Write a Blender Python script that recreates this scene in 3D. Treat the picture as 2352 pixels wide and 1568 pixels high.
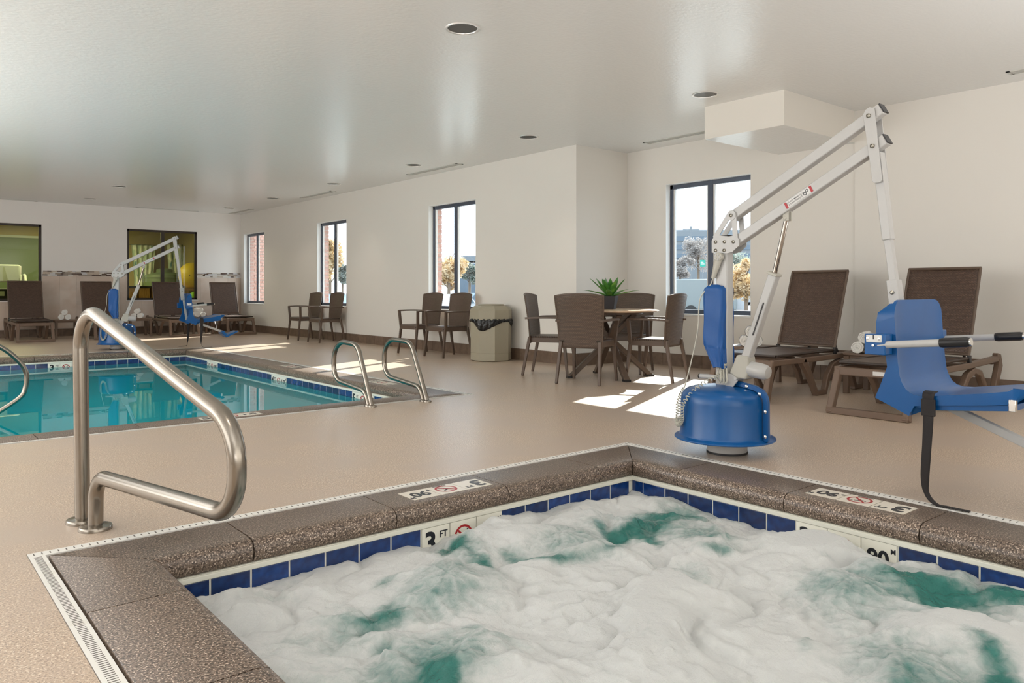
import bpy, bmesh, math, random
import numpy as np
from mathutils import Vector, Matrix
PI = math.pi
rnd = random.Random(7)
for o in list(bpy.data.objects): bpy.data.objects.remove(o, do_unlink=True)
SC = bpy.context.scene
COL = SC.collection

# ------------------------------------------------------------ camera, world, sun, area lights, exposure
FPX, YAW, HZ = 1764.6, math.radians(39.722), 668.3
cam = bpy.data.objects.new('camera', bpy.data.cameras.new('camera')); COL.objects.link(cam)
cam.location = (0, 0, .95); cam.rotation_euler = (PI/2, 0, -YAW)
cam.data.sensor_width = 36; cam.data.lens = FPX/2352*36; cam.data.shift_y = (HZ-784)/2352
cam.data.clip_start = .02; cam.data.clip_end = 600
SC.camera = cam
SC.view_settings.view_transform = 'Standard'; SC.view_settings.look = 'None'
SC.view_settings.gamma = 1; SC.view_settings.use_curve_mapping = False
SC.view_settings.exposure = -0.16

w = bpy.data.worlds.new('world'); SC.world = w; w.use_nodes = True
bg = w.node_tree.nodes['Background']; bg.inputs[0].default_value = (.80, .90, 1.0, 1); bg.inputs[1].default_value = 4.0

def light(name, kind, loc, rot, energy, color=(1, 1, 1), **kw):
    d = bpy.data.lights.new(name, kind); d.energy = energy; d.color = color
    for k, v in kw.items(): setattr(d, k, v)
    o = bpy.data.objects.new(name, d); o.location = loc; o.rotation_euler = rot; COL.objects.link(o); return o
sd = Vector((-1, -.455, 0)).normalized(); EL = math.radians(31.5)
sdir = Vector((sd.x*math.cos(EL), sd.y*math.cos(EL), -math.sin(EL)))
light('sun', 'SUN', (20, 20, 20), sdir.to_track_quat('-Z', 'Y').to_euler(), 19.0, (1, .95, .87), angle=.006)
# added area fill lights behind the camera and along the unseen left side
light('fill_back', 'AREA', (1.8, -2.9, 1.55), (PI/2, 0, PI), 120, (.97, .985, 1), shape='RECTANGLE', size=6.5, size_y=2.1)
light('fill_left', 'AREA', (-3.9, 6.5, 1.6), (PI/2, 0, -PI/2), 210, (.97, .985, 1), shape='RECTANGLE', size=11, size_y=2.0)
# added upward fill lights out of view, put in to brighten the ceiling
light('ceiling_fill', 'AREA', (-1.0, -.8, .9), (math.radians(180-12), 0, math.radians(-30)), 120, (.98, .99, 1), shape='RECTANGLE', size=1.6, size_y=1.6)
light('ceiling_fill', 'AREA', (-2.4, 9.0, .7), (math.radians(180), 0, 0), 400, (.98, .99, 1), shape='RECTANGLE', size=2.2, size_y=5)
light('ceiling_fill', 'AREA', (5.2, -.4, .7), (math.radians(180), 0, 0), 70, (.98, .99, 1), shape='RECTANGLE', size=1.4, size_y=1.4)

# ------------------------------------------------------------ materials
def mat(name, base, rough=.5, metal=0, var=None, bump=None, obj_var=0, trans=0, ior=1.45, coat=0, crough=.03, spec=.5, sss=0, emit=None, stretch=None):
    m = bpy.data.materials.new(name); m.use_nodes = True; N = m.node_tree.nodes; L = m.node_tree.links
    b = N['Principled BSDF']; b.inputs['Base Color'].default_value = (*base, 1)
    b.inputs['Roughness'].default_value = rough; b.inputs['Metallic'].default_value = metal
    b.inputs['IOR'].default_value = ior; b.inputs['Specular IOR Level'].default_value = spec
    b.inputs['Transmission Weight'].default_value = trans; b.inputs['Coat Weight'].default_value = coat; b.inputs['Coat Roughness'].default_value = crough
    if sss: b.inputs['Subsurface Weight'].default_value = sss; b.inputs['Subsurface Radius'].default_value = (.02, .02, .02)
    if emit: b.inputs['Emission Color'].default_value = (*emit[0], 1); b.inputs['Emission Strength'].default_value = emit[1]
    tc = N.new('ShaderNodeTexCoord'); co = tc.outputs['Object']
    if stretch:
        mp = N.new('ShaderNodeMapping'); mp.inputs['Scale'].default_value = stretch; L.new(co, mp.inputs[0]); co = mp.outputs[0]
    col = None
    if var:
        for (c2, scale, lo, hi) in var:
            nz = N.new('ShaderNodeTexNoise'); nz.inputs['Scale'].default_value = scale; nz.inputs['Detail'].default_value = 3; L.new(co, nz.inputs['Vector'])
            mr = N.new('ShaderNodeMapRange'); mr.inputs['From Min'].default_value = lo; mr.inputs['From Max'].default_value = hi; L.new(nz.outputs['Fac'], mr.inputs['Value'])
            mx = N.new('ShaderNodeMix'); mx.data_type = 'RGBA'; L.new(mr.outputs['Result'], mx.inputs['Factor'])
            if col: L.new(col, mx.inputs['A'])
            else: mx.inputs['A'].default_value = (*base, 1)
            mx.inputs['B'].default_value = (*c2, 1); col = mx.outputs['Result']
    if obj_var:
        oi = N.new('ShaderNodeObjectInfo'); hs = N.new('ShaderNodeHueSaturation'); mr = N.new('ShaderNodeMapRange')
        mr.inputs['To Min'].default_value = 1-obj_var; mr.inputs['To Max'].default_value = 1+obj_var
        L.new(oi.outputs['Random'], mr.inputs['Value']); L.new(mr.outputs['Result'], hs.inputs['Value'])
        if col: L.new(col, hs.inputs['Color'])
        else: hs.inputs['Color'].default_value = (*base, 1)
        col = hs.outputs['Color']
    if col: L.new(col, b.inputs['Base Color'])
    if bump:
        scale, strength, dist = bump[:3]
        nz = N.new('ShaderNodeTexNoise'); nz.inputs['Scale'].default_value = scale; nz.inputs['Detail'].default_value = bump[3] if len(bump) > 3 else 4
        L.new(co, nz.inputs['Vector'])
        bp = N.new('ShaderNodeBump'); bp.inputs['Strength'].default_value = strength; bp.inputs['Distance'].default_value = dist
        L.new(nz.outputs['Fac'], bp.inputs['Height']); L.new(bp.outputs['Normal'], b.inputs['Normal'])
    return m

def wicker(name, c1, c2, su, sv, rough=.45, depth=.004):
    # woven strands: rows and columns of alternating strands, colour and relief in object space (x along, y across)
    m = bpy.data.materials.new(name); m.use_nodes = True; N = m.node_tree.nodes; L = m.node_tree.links
    b = N['Principled BSDF']; b.inputs['Roughness'].default_value = rough
    uv = N.new('ShaderNodeUVMap'); br = N.new('ShaderNodeTexBrick')
    mp = N.new('ShaderNodeMapping'); mp.inputs['Scale'].default_value = (su, sv, 1); L.new(uv.outputs[0], mp.inputs[0]); L.new(mp.outputs[0], br.inputs['Vector'])
    br.inputs['Scale'].default_value = 1; br.inputs['Mortar Size'].default_value = .09; br.inputs['Mortar Smooth'].default_value = 1
    br.inputs['Brick Width'].default_value = 1; br.inputs['Row Height'].default_value = .5
    br.inputs['Color1'].default_value = (*c1, 1); br.inputs['Color2'].default_value = (*c2, 1); br.inputs['Mortar'].default_value = (c1[0]*.25, c1[1]*.25, c1[2]*.25, 1)
    L.new(br.outputs['Color'], b.inputs['Base Color'])
    bp = N.new('ShaderNodeBump'); bp.inputs['Distance'].default_value = depth; bp.inputs['Strength'].default_value = .9; bp.invert = True
    L.new(br.outputs['Fac'], bp.inputs['Height']); L.new(bp.outputs['Normal'], b.inputs['Normal'])
    return m

M = {}
M['wall'] = mat('wall_paint', (.785, .755, .70), .55, bump=(60, .15, .002))
M['accent'] = mat('wall_paint_white', (.83, .80, .77), .5, bump=(60, .1, .002))
M['reveal'] = mat('reveal_paint', (.86, .87, .86), .5)
M['ceiling'] = mat('ceiling_knockdown', (.80, .815, .81), .25, bump=(26, .34, .006, 5), stretch=(1, 1.6, 1), spec=.65)
M['soffit'] = mat('soffit_paint', (.80, .765, .70), .5)
M['floor'] = mat('quartz_floor', (.575, .435, .318), .40, coat=.45, crough=.30, var=[((.30, .21, .15), 170, .50, .62), ((.86, .75, .62), 140, .54, .66), ((.52, .41, .325), 1.6, .42, .68)], bump=(230, .4, .002), spec=.6)
M['coping'] = mat('coping_aggregate', (.185, .132, .098), .30, var=[((.055, .036, .025), 130, .46, .58), ((.62, .50, .40), 165, .56, .66)], bump=(210, .55, .0022), obj_var=.10, spec=.7)
M['gap'] = mat('dark_joint', (.025, .022, .02), .8)
M['slot'] = mat('drain_slot', (.14, .125, .11), .8)
M['grout'] = mat('grout', (.72, .71, .62), .7, bump=(120, .3, .001))
M['bluetile'] = mat('blue_glazed_tile', (.004, .024, .115), .10, var=[((.008, .05, .21), 26, .4, .7)], bump=(24, .12, .002), obj_var=.35, coat=.5)
M['whitetile'] = mat('white_marker_tile', (.80, .78, .68), .3)
M['decktile'] = mat('deck_marker_tile', (.76, .70, .60), .32)
M['ink'] = mat('black_ink', (.012, .014, .02), .35)
M['red'] = mat('red_ink', (.42, .015, .02), .35)
M['drain'] = mat('drain_plastic', (.80, .78, .73), .45, var=[((.62, .56, .46), 9, .6, .8)])
M['basetile'] = mat('base_tile', (.185, .125, .088), .4, var=[((.135, .09, .06), 14, .4, .7)], bump=(45, .3, .002), obj_var=.10)
M['basegrout'] = mat('base_grout', (.36, .28, .20), .8)
M['walltile'] = mat('wall_tile', (.62, .50, .41), .35, var=[((.68, .58, .50), 3.5, .4, .65)], obj_var=.05)
M['walltilegrout'] = mat('wall_tile_grout', (.66, .60, .53), .8)
M['plaster'] = mat('pool_plaster', (.62, .90, .90), .6)
M['steel'] = mat('brushed_steel', (.30, .268, .228), .24, 1, bump=(350, .12, .0006), stretch=(1, 1, .08))
M['bolt'] = mat('bolt_steel', (.36, .34, .29), .35, 1)
M['chrome'] = mat('chrome', (.75, .74, .72), .12, 1)
M['rod'] = mat('piston_steel', (.30, .265, .23), .16, 1)
M['lift'] = mat('white_powder_coat', (.47, .46, .445), .32, coat=.2)
M['liftgrey'] = mat('grey_plastic', (.46, .44, .38), .4)
M['bluepl'] = mat('blue_plastic', (.003, .082, .27), .28, var=[((.005, .10, .32), 3, .4, .7)])
M['vinyl'] = mat('blue_vinyl', (.003, .080, .30), .42, bump=(6, .7, .03, 3), stretch=(1, 1, .35))
M['black'] = mat('black_plastic', (.015, .014, .015), .35)
M['strap'] = mat('strap_webbing', (.022, .018, .018), .75, bump=(500, .5, .001))
M['cord'] = mat('cream_cord', (.55, .53, .45), .45)
M['resin'] = mat('brown_resin', (.165, .108, .075), .42, bump=(160, .2, .001))
M['chair'] = mat('chair_resin', (.115, .078, .056), .40)
M['chairweave'] = wicker('chair_weave', (.150, .102, .074), (.125, .085, .061), 24, 21, .42, .0025)
M['wicker'] = wicker('chaise_wicker', (.135, .082, .057), (.085, .05, .036), 24, 36, .42, .004)
M['towel'] = mat('white_towel', (.84, .82, .78), .95, bump=(180, .7, .004))
M['navy'] = mat('navy_band', (.02, .03, .08), .8)
M['trash'] = mat('beige_bin_plastic', (.37, .335, .25), .5, bump=(200, .2, .001))
M['bag'] = mat('black_bag', (.008, .008, .008), .22, bump=(22, 1, .012))
M['tabletop'] = mat('table_top', (.60, .42, .28), .25, var=[((.68, .52, .38), 12, .4, .65)])
M['leaf'] = mat('leaf_green', (.06, .22, .03), .35, var=[((.20, .42, .07), 9, .5, .7)])
M['pot'] = mat('pot_charcoal', (.035, .032, .035), .5)
M['frame'] = mat('window_frame_bronze', (.085, .10, .135), .35, .3)
M['darkframe'] = mat('dark_window_frame', (.035, .024, .018), .4)
M['vent'] = mat('vent_white', (.62, .62, .58), .5)
M['dark'] = mat('vent_dark', (.06, .06, .055), .8)
M['lamptrim'] = mat('lamp_trim', (.75, .74, .72), .3, .4)
M['lampcone'] = mat('lamp_reflector', (.82, .80, .78), .2, .35)
M['bulb'] = mat('bulb', (1, .95, .9), .4, emit=((1, .9, .78), 6))
M['brick'] = mat('red_brick', (.48, .27, .22), .8, var=[((.62, .40, .34), 18, .4, .65)])
M['mortar'] = mat('mortar', (.62, .58, .53), .9)
M['asphalt'] = mat('asphalt', (.125, .13, .14), .9, var=[((.17, .17, .17), .4, .4, .6)])
M['grass'] = mat('pale_walkway', (.36, .36, .355), .9, var=[((.30, .31, .29), 1.2, .4, .6)])
M['ocher'] = mat('ochre_wall', (.44, .36, .13), .6)
M['gymceil'] = mat('gym_ceiling', (.42, .46, .24), .6)
M['gymfloor'] = mat('gym_floor', (.16, .12, .08), .6)
M['sage'] = mat('sage_green', (.12, .17, .085), .5)
M['yellow'] = mat('yellow_rubber', (.80, .58, .01), .35)
M['lime'] = mat('lime_rubber', (.25, .62, .02), .4)
M['wood'] = mat('maple_wood', (.42, .24, .08), .45, var=[((.34, .18, .05), 6, .4, .6)], stretch=(6, 6, 1))
M['curtain'] = mat('patterned_curtain', (.50, .62, .48), .8, var=[((.82, .86, .74), 11, .45, .55), ((.10, .24, .26), 7, .58, .68)], stretch=(1, 1, .35))
M['greycab'] = mat('machine_grey', (.45, .50, .42), .4)
M['carwhite'] = mat('car_white', (.38, .40, .42), .25, coat=.6)
M['carblue'] = mat('car_blue_grey', (.10, .16, .22), .25, coat=.6)
M['cardark'] = mat('car_dark', (.05, .06, .08), .25, coat=.6)
M['carglass'] = mat('car_glass', (.09, .13, .16), .1)
M['tyre'] = mat('tyre', (.04, .04, .04), .8)
M['trailer'] = mat('trailer_white', (.235, .262, .262), .5)
M['bark'] = mat('bark', (.20, .15, .11), .9)
M['leafyellow'] = mat('autumn_leaves', (.62, .44, .22), .7, var=[((.74, .62, .44), 2.2, .4, .6)])
M['leafgreen'] = mat('dull_green_leaves', (.26, .33, .28), .7, var=[((.40, .40, .36), 2, .4, .6)])
M['leafpale'] = mat('pale_bare_branches', (.42, .39, .37), .8)
for k_ in ('leafyellow', 'leafgreen', 'leafpale'):
    N_ = M[k_].node_tree.nodes; L_k = M[k_].node_tree.links; p_ = N_['Principled BSDF']; tr_ = N_.new('ShaderNodeBsdfTranslucent'); mx_ = N_.new('ShaderNodeMixShader'); mx_.inputs[0].default_value = .55
    if p_.inputs['Base Color'].links: L_k.new(p_.inputs['Base Color'].links[0].from_socket, tr_.inputs['Color'])
    else: tr_.inputs['Color'].default_value = p_.inputs['Base Color'].default_value
    L_k.new(p_.outputs[0], mx_.inputs[1]); L_k.new(tr_.outputs[0], mx_.inputs[2]); L_k.new(mx_.outputs[0], N_['Material Output'].inputs[0])
M['concrete'] = mat('concrete', (.20, .22, .235), .8)
M['bldglass'] = mat('building_glass', (.11, .15, .19), .2)
M['signgreen'] = mat('sign_green', (.03, .34, .24), .5)
M['sticker'] = mat('sticker_white', (.72, .71, .69), .5)

def glass(name, tint, gl=1.0):
    m = bpy.data.materials.new(name); m.use_nodes = True; N = m.node_tree.nodes; L = m.node_tree.links
    for n in list(N): N.remove(n)
    out = N.new('ShaderNodeOutputMaterial'); mx = N.new('ShaderNodeMixShader'); t = N.new('ShaderNodeBsdfTransparent'); g = N.new('ShaderNodeBsdfGlossy')
    fr = N.new('ShaderNodeFresnel'); fr.inputs[0].default_value = 1.5; g.inputs['Roughness'].default_value = 0; t.inputs[0].default_value = (*tint, 1)
    ge = N.new('ShaderNodeNewGeometry'); inv = N.new('ShaderNodeMath'); inv.operation = 'SUBTRACT'; inv.inputs[0].default_value = 1; L.new(ge.outputs['Backfacing'], inv.inputs[1])
    mu = N.new('ShaderNodeMath'); mu.operation = 'MULTIPLY'; L.new(fr.outputs[0], mu.inputs[0]); L.new(inv.outputs[0], mu.inputs[1])   # reflect on the entry face only, no false total reflection inside the thin pane
    L.new(mu.outputs[0], mx.inputs[0]); L.new(t.outputs[0], mx.inputs[1]); L.new(g.outputs[0], mx.inputs[2]); L.new(mx.outputs[0], out.inputs[0])
    return m
M['glass'] = glass('window_glass', (.93, .96, .97)); M['gymglass'] = glass('gym_glass', (.86, .87, .66))

def water_material():
    m = bpy.data.materials.new('pool_water'); m.use_nodes = True; N = m.node_tree.nodes; L = m.node_tree.links
    for n in list(N): N.remove(n)
    out = N.new('ShaderNodeOutputMaterial'); mx = N.new('ShaderNodeMixShader'); t = N.new('ShaderNodeBsdfRefraction'); g = N.new('ShaderNodeBsdfGlossy')
    t.inputs['IOR'].default_value = 1.33; t.inputs['Roughness'].default_value = 0; t.inputs['Color'].default_value = (.10, .90, .98, 1)
    fr = N.new('ShaderNodeFresnel'); fr.inputs[0].default_value = 1.33; g.inputs['Roughness'].default_value = 0
    tc = N.new('ShaderNodeTexCoord'); nz = N.new('ShaderNodeTexNoise'); nz.inputs['Scale'].default_value = 1.1; nz.inputs['Detail'].default_value = 1
    L.new(tc.outputs['Object'], nz.inputs['Vector']); bp = N.new('ShaderNodeBump'); bp.inputs['Strength'].default_value = .12; bp.inputs['Distance'].default_value = .004
    L.new(nz.outputs['Fac'], bp.inputs['Height'])
    for s in (t, g, fr): L.new(bp.outputs['Normal'], s.inputs['Normal'])
    L.new(fr.outputs[0], mx.inputs[0]); L.new(t.outputs[0], mx.inputs[1]); L.new(g.outputs[0], mx.inputs[2]); L.new(mx.outputs[0], out.inputs[0])
    return m
M['water'] = water_material()

def foam_material():
    m = bpy.data.materials.new('spa_foam'); m.use_nodes = True; N = m.node_tree.nodes; L = m.node_tree.links
    b = N['Principled BSDF']; out = N['Material Output']
    b.inputs['Base Color'].default_value = (.70, .71, .695, 1); b.inputs['Roughness'].default_value = .6
    b.inputs['Subsurface Weight'].default_value = .35; b.inputs['Subsurface Radius'].default_value = (.03, .032, .03); b.inputs['Subsurface Scale'].default_value = 1
    w_ = N.new('ShaderNodeBsdfPrincipled'); w_.inputs['Base Color'].default_value = (.04, .20, .17, 1); w_.inputs['Roughness'].default_value = .06; w_.inputs['IOR'].default_value = 1.33
    at = N.new('ShaderNodeAttribute'); at.attribute_name = 'foam'
    tc = N.new('ShaderNodeTexCoord')
    nz = N.new('ShaderNodeTexNoise'); nz.inputs['Scale'].default_value = 26; nz.inputs['Detail'].default_value = 7; nz.inputs['Roughness'].default_value = .62; nz.inputs['Distortion'].default_value = .6
    L.new(tc.outputs['Object'], nz.inputs['Vector'])
    ma = N.new('ShaderNodeMath'); ma.operation = 'MULTIPLY_ADD'; ma.inputs[1].default_value = .62; ma.inputs[2].default_value = -.31; L.new(nz.outputs['Fac'], ma.inputs[0])
    ad = N.new('ShaderNodeMath'); ad.operation = 'ADD'; L.new(at.outputs['Fac'], ad.inputs[0]); L.new(ma.outputs[0], ad.inputs[1])
    mr = N.new('ShaderNodeMapRange'); mr.interpolation_type = 'SMOOTHSTEP'; mr.inputs['From Min'].default_value = .06; mr.inputs['From Max'].default_value = 1.02; L.new(ad.outputs[0], mr.inputs['Value'])
    mx = N.new('ShaderNodeMixShader'); L.new(mr.outputs['Result'], mx.inputs[0]); L.new(w_.outputs[0], mx.inputs[1]); L.new(b.outputs[0], mx.inputs[2]); L.new(mx.outputs[0], out.inputs['Surface'])
    n2 = N.new('ShaderNodeTexNoise'); n2.inputs['Scale'].default_value = 42; n2.inputs['Detail'].default_value = 8; n2.inputs['Roughness'].default_value = .7; L.new(tc.outputs['Object'], n2.inputs['Vector'])
    bp = N.new('ShaderNodeBump'); bp.inputs['Strength'].default_value = .8; bp.inputs['Distance'].default_value = .016; L.new(n2.outputs['Fac'], bp.inputs['Height'])
    L.new(bp.outputs['Normal'], b.inputs['Normal'])
    b2 = N.new('ShaderNodeBump'); b2.inputs['Strength'].default_value = .9; b2.inputs['Distance'].default_value = .035; L.new(nz.outputs['Fac'], b2.inputs['Height']); L.new(b2.outputs['Normal'], w_.inputs['Normal'])
    return m
M['foam'] = foam_material()

# ------------------------------------------------------------ mesh builder
class MB:
    def __init__(s): s.v = []; s.f = []; s.m = []; s.mats = []; s.uv = {}
    def mi(s, m):
        if m not in s.mats: s.mats.append(m)
        return s.mats.index(m)
    def add(s, vs, fs, m=None, T=None):
        n = len(s.v); k = s.mi(m) if m else 0
        for p in vs:
            p = Vector(p); s.v.append(tuple(T @ p) if T else tuple(p))
        for f in fs: s.f.append([i+n for i in f]); s.m.append(k)
    def box(s, a, b, m=None, T=None):
        x0, y0, z0 = a; x1, y1, z1 = b
        vs = [(x0, y0, z0), (x1, y0, z0), (x1, y1, z0), (x0, y1, z0), (x0, y0, z1), (x1, y0, z1), (x1, y1, z1), (x0, y1, z1)]
        s.add(vs, [(0, 3, 2, 1), (4, 5, 6, 7), (0, 1, 5, 4), (1, 2, 6, 5), (2, 3, 7, 6), (3, 0, 4, 7)], m, T); return s
    def bar(s, p, q, w, h, m=None, up=(0, 0, 1), w2=None, h2=None):
        p = Vector(p); q = Vector(q); d = (q-p).normalized(); up = Vector(up)
        sx = d.cross(up)
        if sx.length < 1e-4: sx = d.cross(Vector((1, 0, 0)))
        sx.normalize(); sy = sx.cross(d).normalized(); w2 = w2 or w; h2 = h2 or h
        vs = [p+sx*a*w/2+sy*b*h/2 for a, b in ((-1, -1), (1, -1), (1, 1), (-1, 1))]+[q+sx*a*w2/2+sy*b*h2/2 for a, b in ((-1, -1), (1, -1), (1, 1), (-1, 1))]
        s.add(vs, [(3, 2, 1, 0), (4, 5, 6, 7), (0, 1, 5, 4), (1, 2, 6, 5), (2, 3, 7, 6), (3, 0, 4, 7)], m); return s
    def tube(s, path, r, n=12, m=None, cap=True, closed=False):
        P = [Vector(p) for p in path]; k = len(P); rings = []; prev = None
        for i in range(k):
            if closed: t = (P[(i+1) % k]-P[i-1]).normalized()
            else: t = (P[min(i+1, k-1)]-P[max(i-1, 0)]).normalized()
            if prev is None:
                a = t.cross(Vector((0, 0, 1)));
                if a.length < 1e-3: a = t.cross(Vector((1, 0, 0)))
                a.normalize()
            else:
                a = prev-t*prev.dot(t); a.normalize()
            prev = a; b = t.cross(a); rr = r[i] if isinstance(r, (list, tuple)) else r
            rings.append([P[i]+(a*math.cos(2*PI*j/n)+b*math.sin(2*PI*j/n))*rr for j in range(n)])
        vs = [v for R in rings for v in R]; fs = []
        for i in range(k if closed else k-1):
            i2 = (i+1) % k
            for j in range(n): fs.append((i*n+j, i*n+(j+1) % n, i2*n+(j+1) % n, i2*n+j))
        if cap and not closed: fs += [tuple(range(n))[::-1], tuple((k-1)*n+j for j in range(n))]
        s.add(vs, fs, m); return s
    def lathe(s, prof, c=(0, 0, 0), n=32, m=None, sx=1, sy=1, T=None):
        vs = []; fs = []; k = len(prof)
        for (r, z) in prof:
            for j in range(n): vs.append((c[0]+r*math.cos(2*PI*j/n)*sx, c[1]+r*math.sin(2*PI*j/n)*sy, c[2]+z))
        for i in range(k-1):
            for j in range(n): fs.append((i*n+j, i*n+(j+1) % n, (i+1)*n+(j+1) % n, (i+1)*n+j))
        if prof[0][0] > 1e-6: fs.append(tuple(range(n))[::-1])
        if prof[-1][0] > 1e-6: fs.append(tuple((k-1)*n+j for j in range(n)))
        s.add(vs, fs, m, T); return s
    def prism(s, poly, d0, d1, axes, m=None):
        # poly 2D; axes = function (u, v, w) -> point; closed prism between w = d0 and d1
        n = len(poly); vs = [axes(u, v, d0) for u, v in poly]+[axes(u, v, d1) for u, v in poly]
        fs = [tuple(range(n))[::-1], tuple(range(n, 2*n))]+[(i, (i+1) % n, n+(i+1) % n, n+i) for i in range(n)]
        s.add(vs, fs, m); return s
    def ribbon(s, pts, wd, d0, d1, axes, m=None):
        # a flat bar that follows a 2D polyline with mitred corners
        P = [Vector((p[0], p[1])) for p in pts]; L_ = []; R_ = []
        for i in range(len(P)):
            a = (P[i]-P[i-1]).normalized() if i else None; b = (P[i+1]-P[i]).normalized() if i < len(P)-1 else None
            a = a or b; b = b or a; na = Vector((-a.y, a.x)); nb = Vector((-b.y, b.x)); nn = (na+nb).normalized()
            ww = wd[i] if isinstance(wd, (list, tuple)) else wd
            k = ww/2/max(.55, nn.dot(na)); L_.append(P[i]+nn*k); R_.append(P[i]-nn*k)
        n = len(P); vs = []
        for w_ in (d0, d1): vs += [axes(p.x, p.y, w_) for p in L_]+[axes(p.x, p.y, w_) for p in R_]
        fs = []
        for i in range(n-1):
            fs += [(i, i+1, n+i+1, n+i), (2*n+i, 3*n+i, 3*n+i+1, 2*n+i+1), (i, 2*n+i, 2*n+i+1, i+1), (n+i, n+i+1, 3*n+i+1, 3*n+i)]
        fs += [(0, n, 3*n, 2*n), (n-1, 3*n-1, 4*n-1, 2*n-1)]
        s.add(vs, fs, m); return s
    def grid(s, fn, nu, nv, m=None, uv=True):
        n0 = len(s.v); vs = [fn(i/nu, j/nv) for j in range(nv+1) for i in range(nu+1)]
        fs = [(j*(nu+1)+i, j*(nu+1)+i+1, (j+1)*(nu+1)+i+1, (j+1)*(nu+1)+i) for j in range(nv) for i in range(nu)]
        s.add(vs, fs, m)
        if uv:
            for j in range(nv+1):
                for i in range(nu+1): s.uv[n0+j*(nu+1)+i] = (i/nu, j/nv)
        return s
    def text(s, body, size, T, m=None, depth=.0012, bold=.0):
        cu = bpy.data.curves.new('t', 'FONT'); cu.body = body; cu.size = size; cu.align_x = 'CENTER'; cu.align_y = 'CENTER'; cu.extrude = depth; cu.offset = bold; cu.resolution_u = 4
        o = bpy.data.objects.new('t', cu); COL.objects.link(o); dg = bpy.context.evaluated_depsgraph_get(); me = o.evaluated_get(dg).to_mesh()
        s.add([v.co.copy() for v in me.vertices], [tuple(p.vertices) for p in me.polygons], m, T)
        o.evaluated_get(dg).to_mesh_clear(); bpy.data.objects.remove(o); bpy.data.curves.remove(cu); return s
    def build(s, name, material=None, parent=None, smooth=True, bevel=0, angle=35, solid=0, segs=2, loc=None):
        me = bpy.data.meshes.new(name); me.from_pydata(s.v, [], s.f)
        if material: me.materials.append(material)
        else:
            for x in s.mats: me.materials.append(x)
        if s.uv:
            l = me.uv_layers.new(name='UVMap')
            for lp in me.loops: l.data[lp.index].uv = s.uv.get(lp.vertex_index, (0, 0))
        if not material and len(s.mats) > 1: me.polygons.foreach_set('material_index', s.m)
        bm = bmesh.new(); bm.from_mesh(me); bmesh.ops.recalc_face_normals(bm, faces=bm.faces); bm.to_mesh(me); bm.free()
        if smooth:
            me.polygons.foreach_set('use_smooth', [True]*len(me.polygons)); me.set_sharp_from_angle(angle=math.radians(angle))
        me.update(); o = bpy.data.objects.new(name, me); COL.objects.link(o)
        if parent: o.parent = parent
        if loc: o.location = loc
        if solid: md = o.modifiers.new('solid', 'SOLIDIFY'); md.thickness = solid; md.offset = 0
        if bevel: md = o.modifiers.new('bevel', 'BEVEL'); md.width = bevel; md.segments = segs; md.limit_method = 'ANGLE'; md.angle_limit = math.radians(40)
        return o

def tag(o, label=None, cat=None, group=None, kind=None):
    if label: o['label'] = label
    if cat: o['category'] = cat
    if group: o['group'] = group
    if kind: o['kind'] = kind
    return o
def thing(name, label, cat, loc=(0, 0, 0), rz=0, group=None):
    o = bpy.data.objects.new(name, None); COL.objects.link(o); o.location = loc; o.rotation_euler = (0, 0, rz); o.empty_display_size = .1
    return tag(o, label, cat, group)
def copy_tree(o, parent=None):
    c = o.copy(); COL.objects.link(c)
    if parent: c.parent = parent
    for ch in list(o.children): copy_tree(ch, c)
    return c
def dup(root, label, loc, rz):
    c = copy_tree(root); c['label'] = label; c.location = loc; c.rotation_euler = (0, 0, rz); return c
def smooth_path(P, n=6):
    # Catmull-Rom through the points
    P = [Vector(p) for p in P]; out = []
    for i in range(len(P)-1):
        a = P[max(i-1, 0)]; b = P[i]; c = P[i+1]; d = P[min(i+2, len(P)-1)]
        for k in range(n):
            t = k/n; out.append(.5*((2*b)+(c-a)*t+(2*a-5*b+4*c-d)*t*t+(3*b-a-3*c+d)*t**3))
    out.append(P[-1]); return out
XZ = lambda y0=0: (lambda u, v, w_: (u, w_, v))

# ------------------------------------------------------------ setting: dimensions
CE = 2.80; XR = 6.83; XA = 7.79; YJ = 6.95; YF = 18.5; XJ2 = 7.77
SPA = (.79, .42, 3.275, 2.885); POOL = (.30, 6.03, 3.89, 12.95); CW = .305; SW = .062
def outer(r, e): return (r[0]-e, r[1]-e, r[2]+e, r[3]+e)

# floor: slab with two openings
def rect_frame(mb, X0, Y0, X1, Y1, holes, z0, z1):
    xs = sorted({X0, X1, *[h[0] for h in holes], *[h[2] for h in holes]}); ys = sorted({Y0, Y1, *[h[1] for h in holes], *[h[3] for h in holes]})
    for i in range(len(xs)-1):
        for j in range(len(ys)-1):
            cx = (xs[i]+xs[i+1])/2; cy = (ys[j]+ys[j+1])/2
            if any(h[0] < cx < h[2] and h[1] < cy < h[3] for h in holes): continue
            mb.box((xs[i], ys[j], z0), (xs[i+1], ys[j+1], z1))
b = MB(); rect_frame(b, -4.2, -3.2, XA+.02, YF+.02, [outer(SPA, CW+SW), outer(POOL, CW+SW)], -.12, 0)
tag(b.build('floor', M['floor'], smooth=False), kind='structure')

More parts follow.
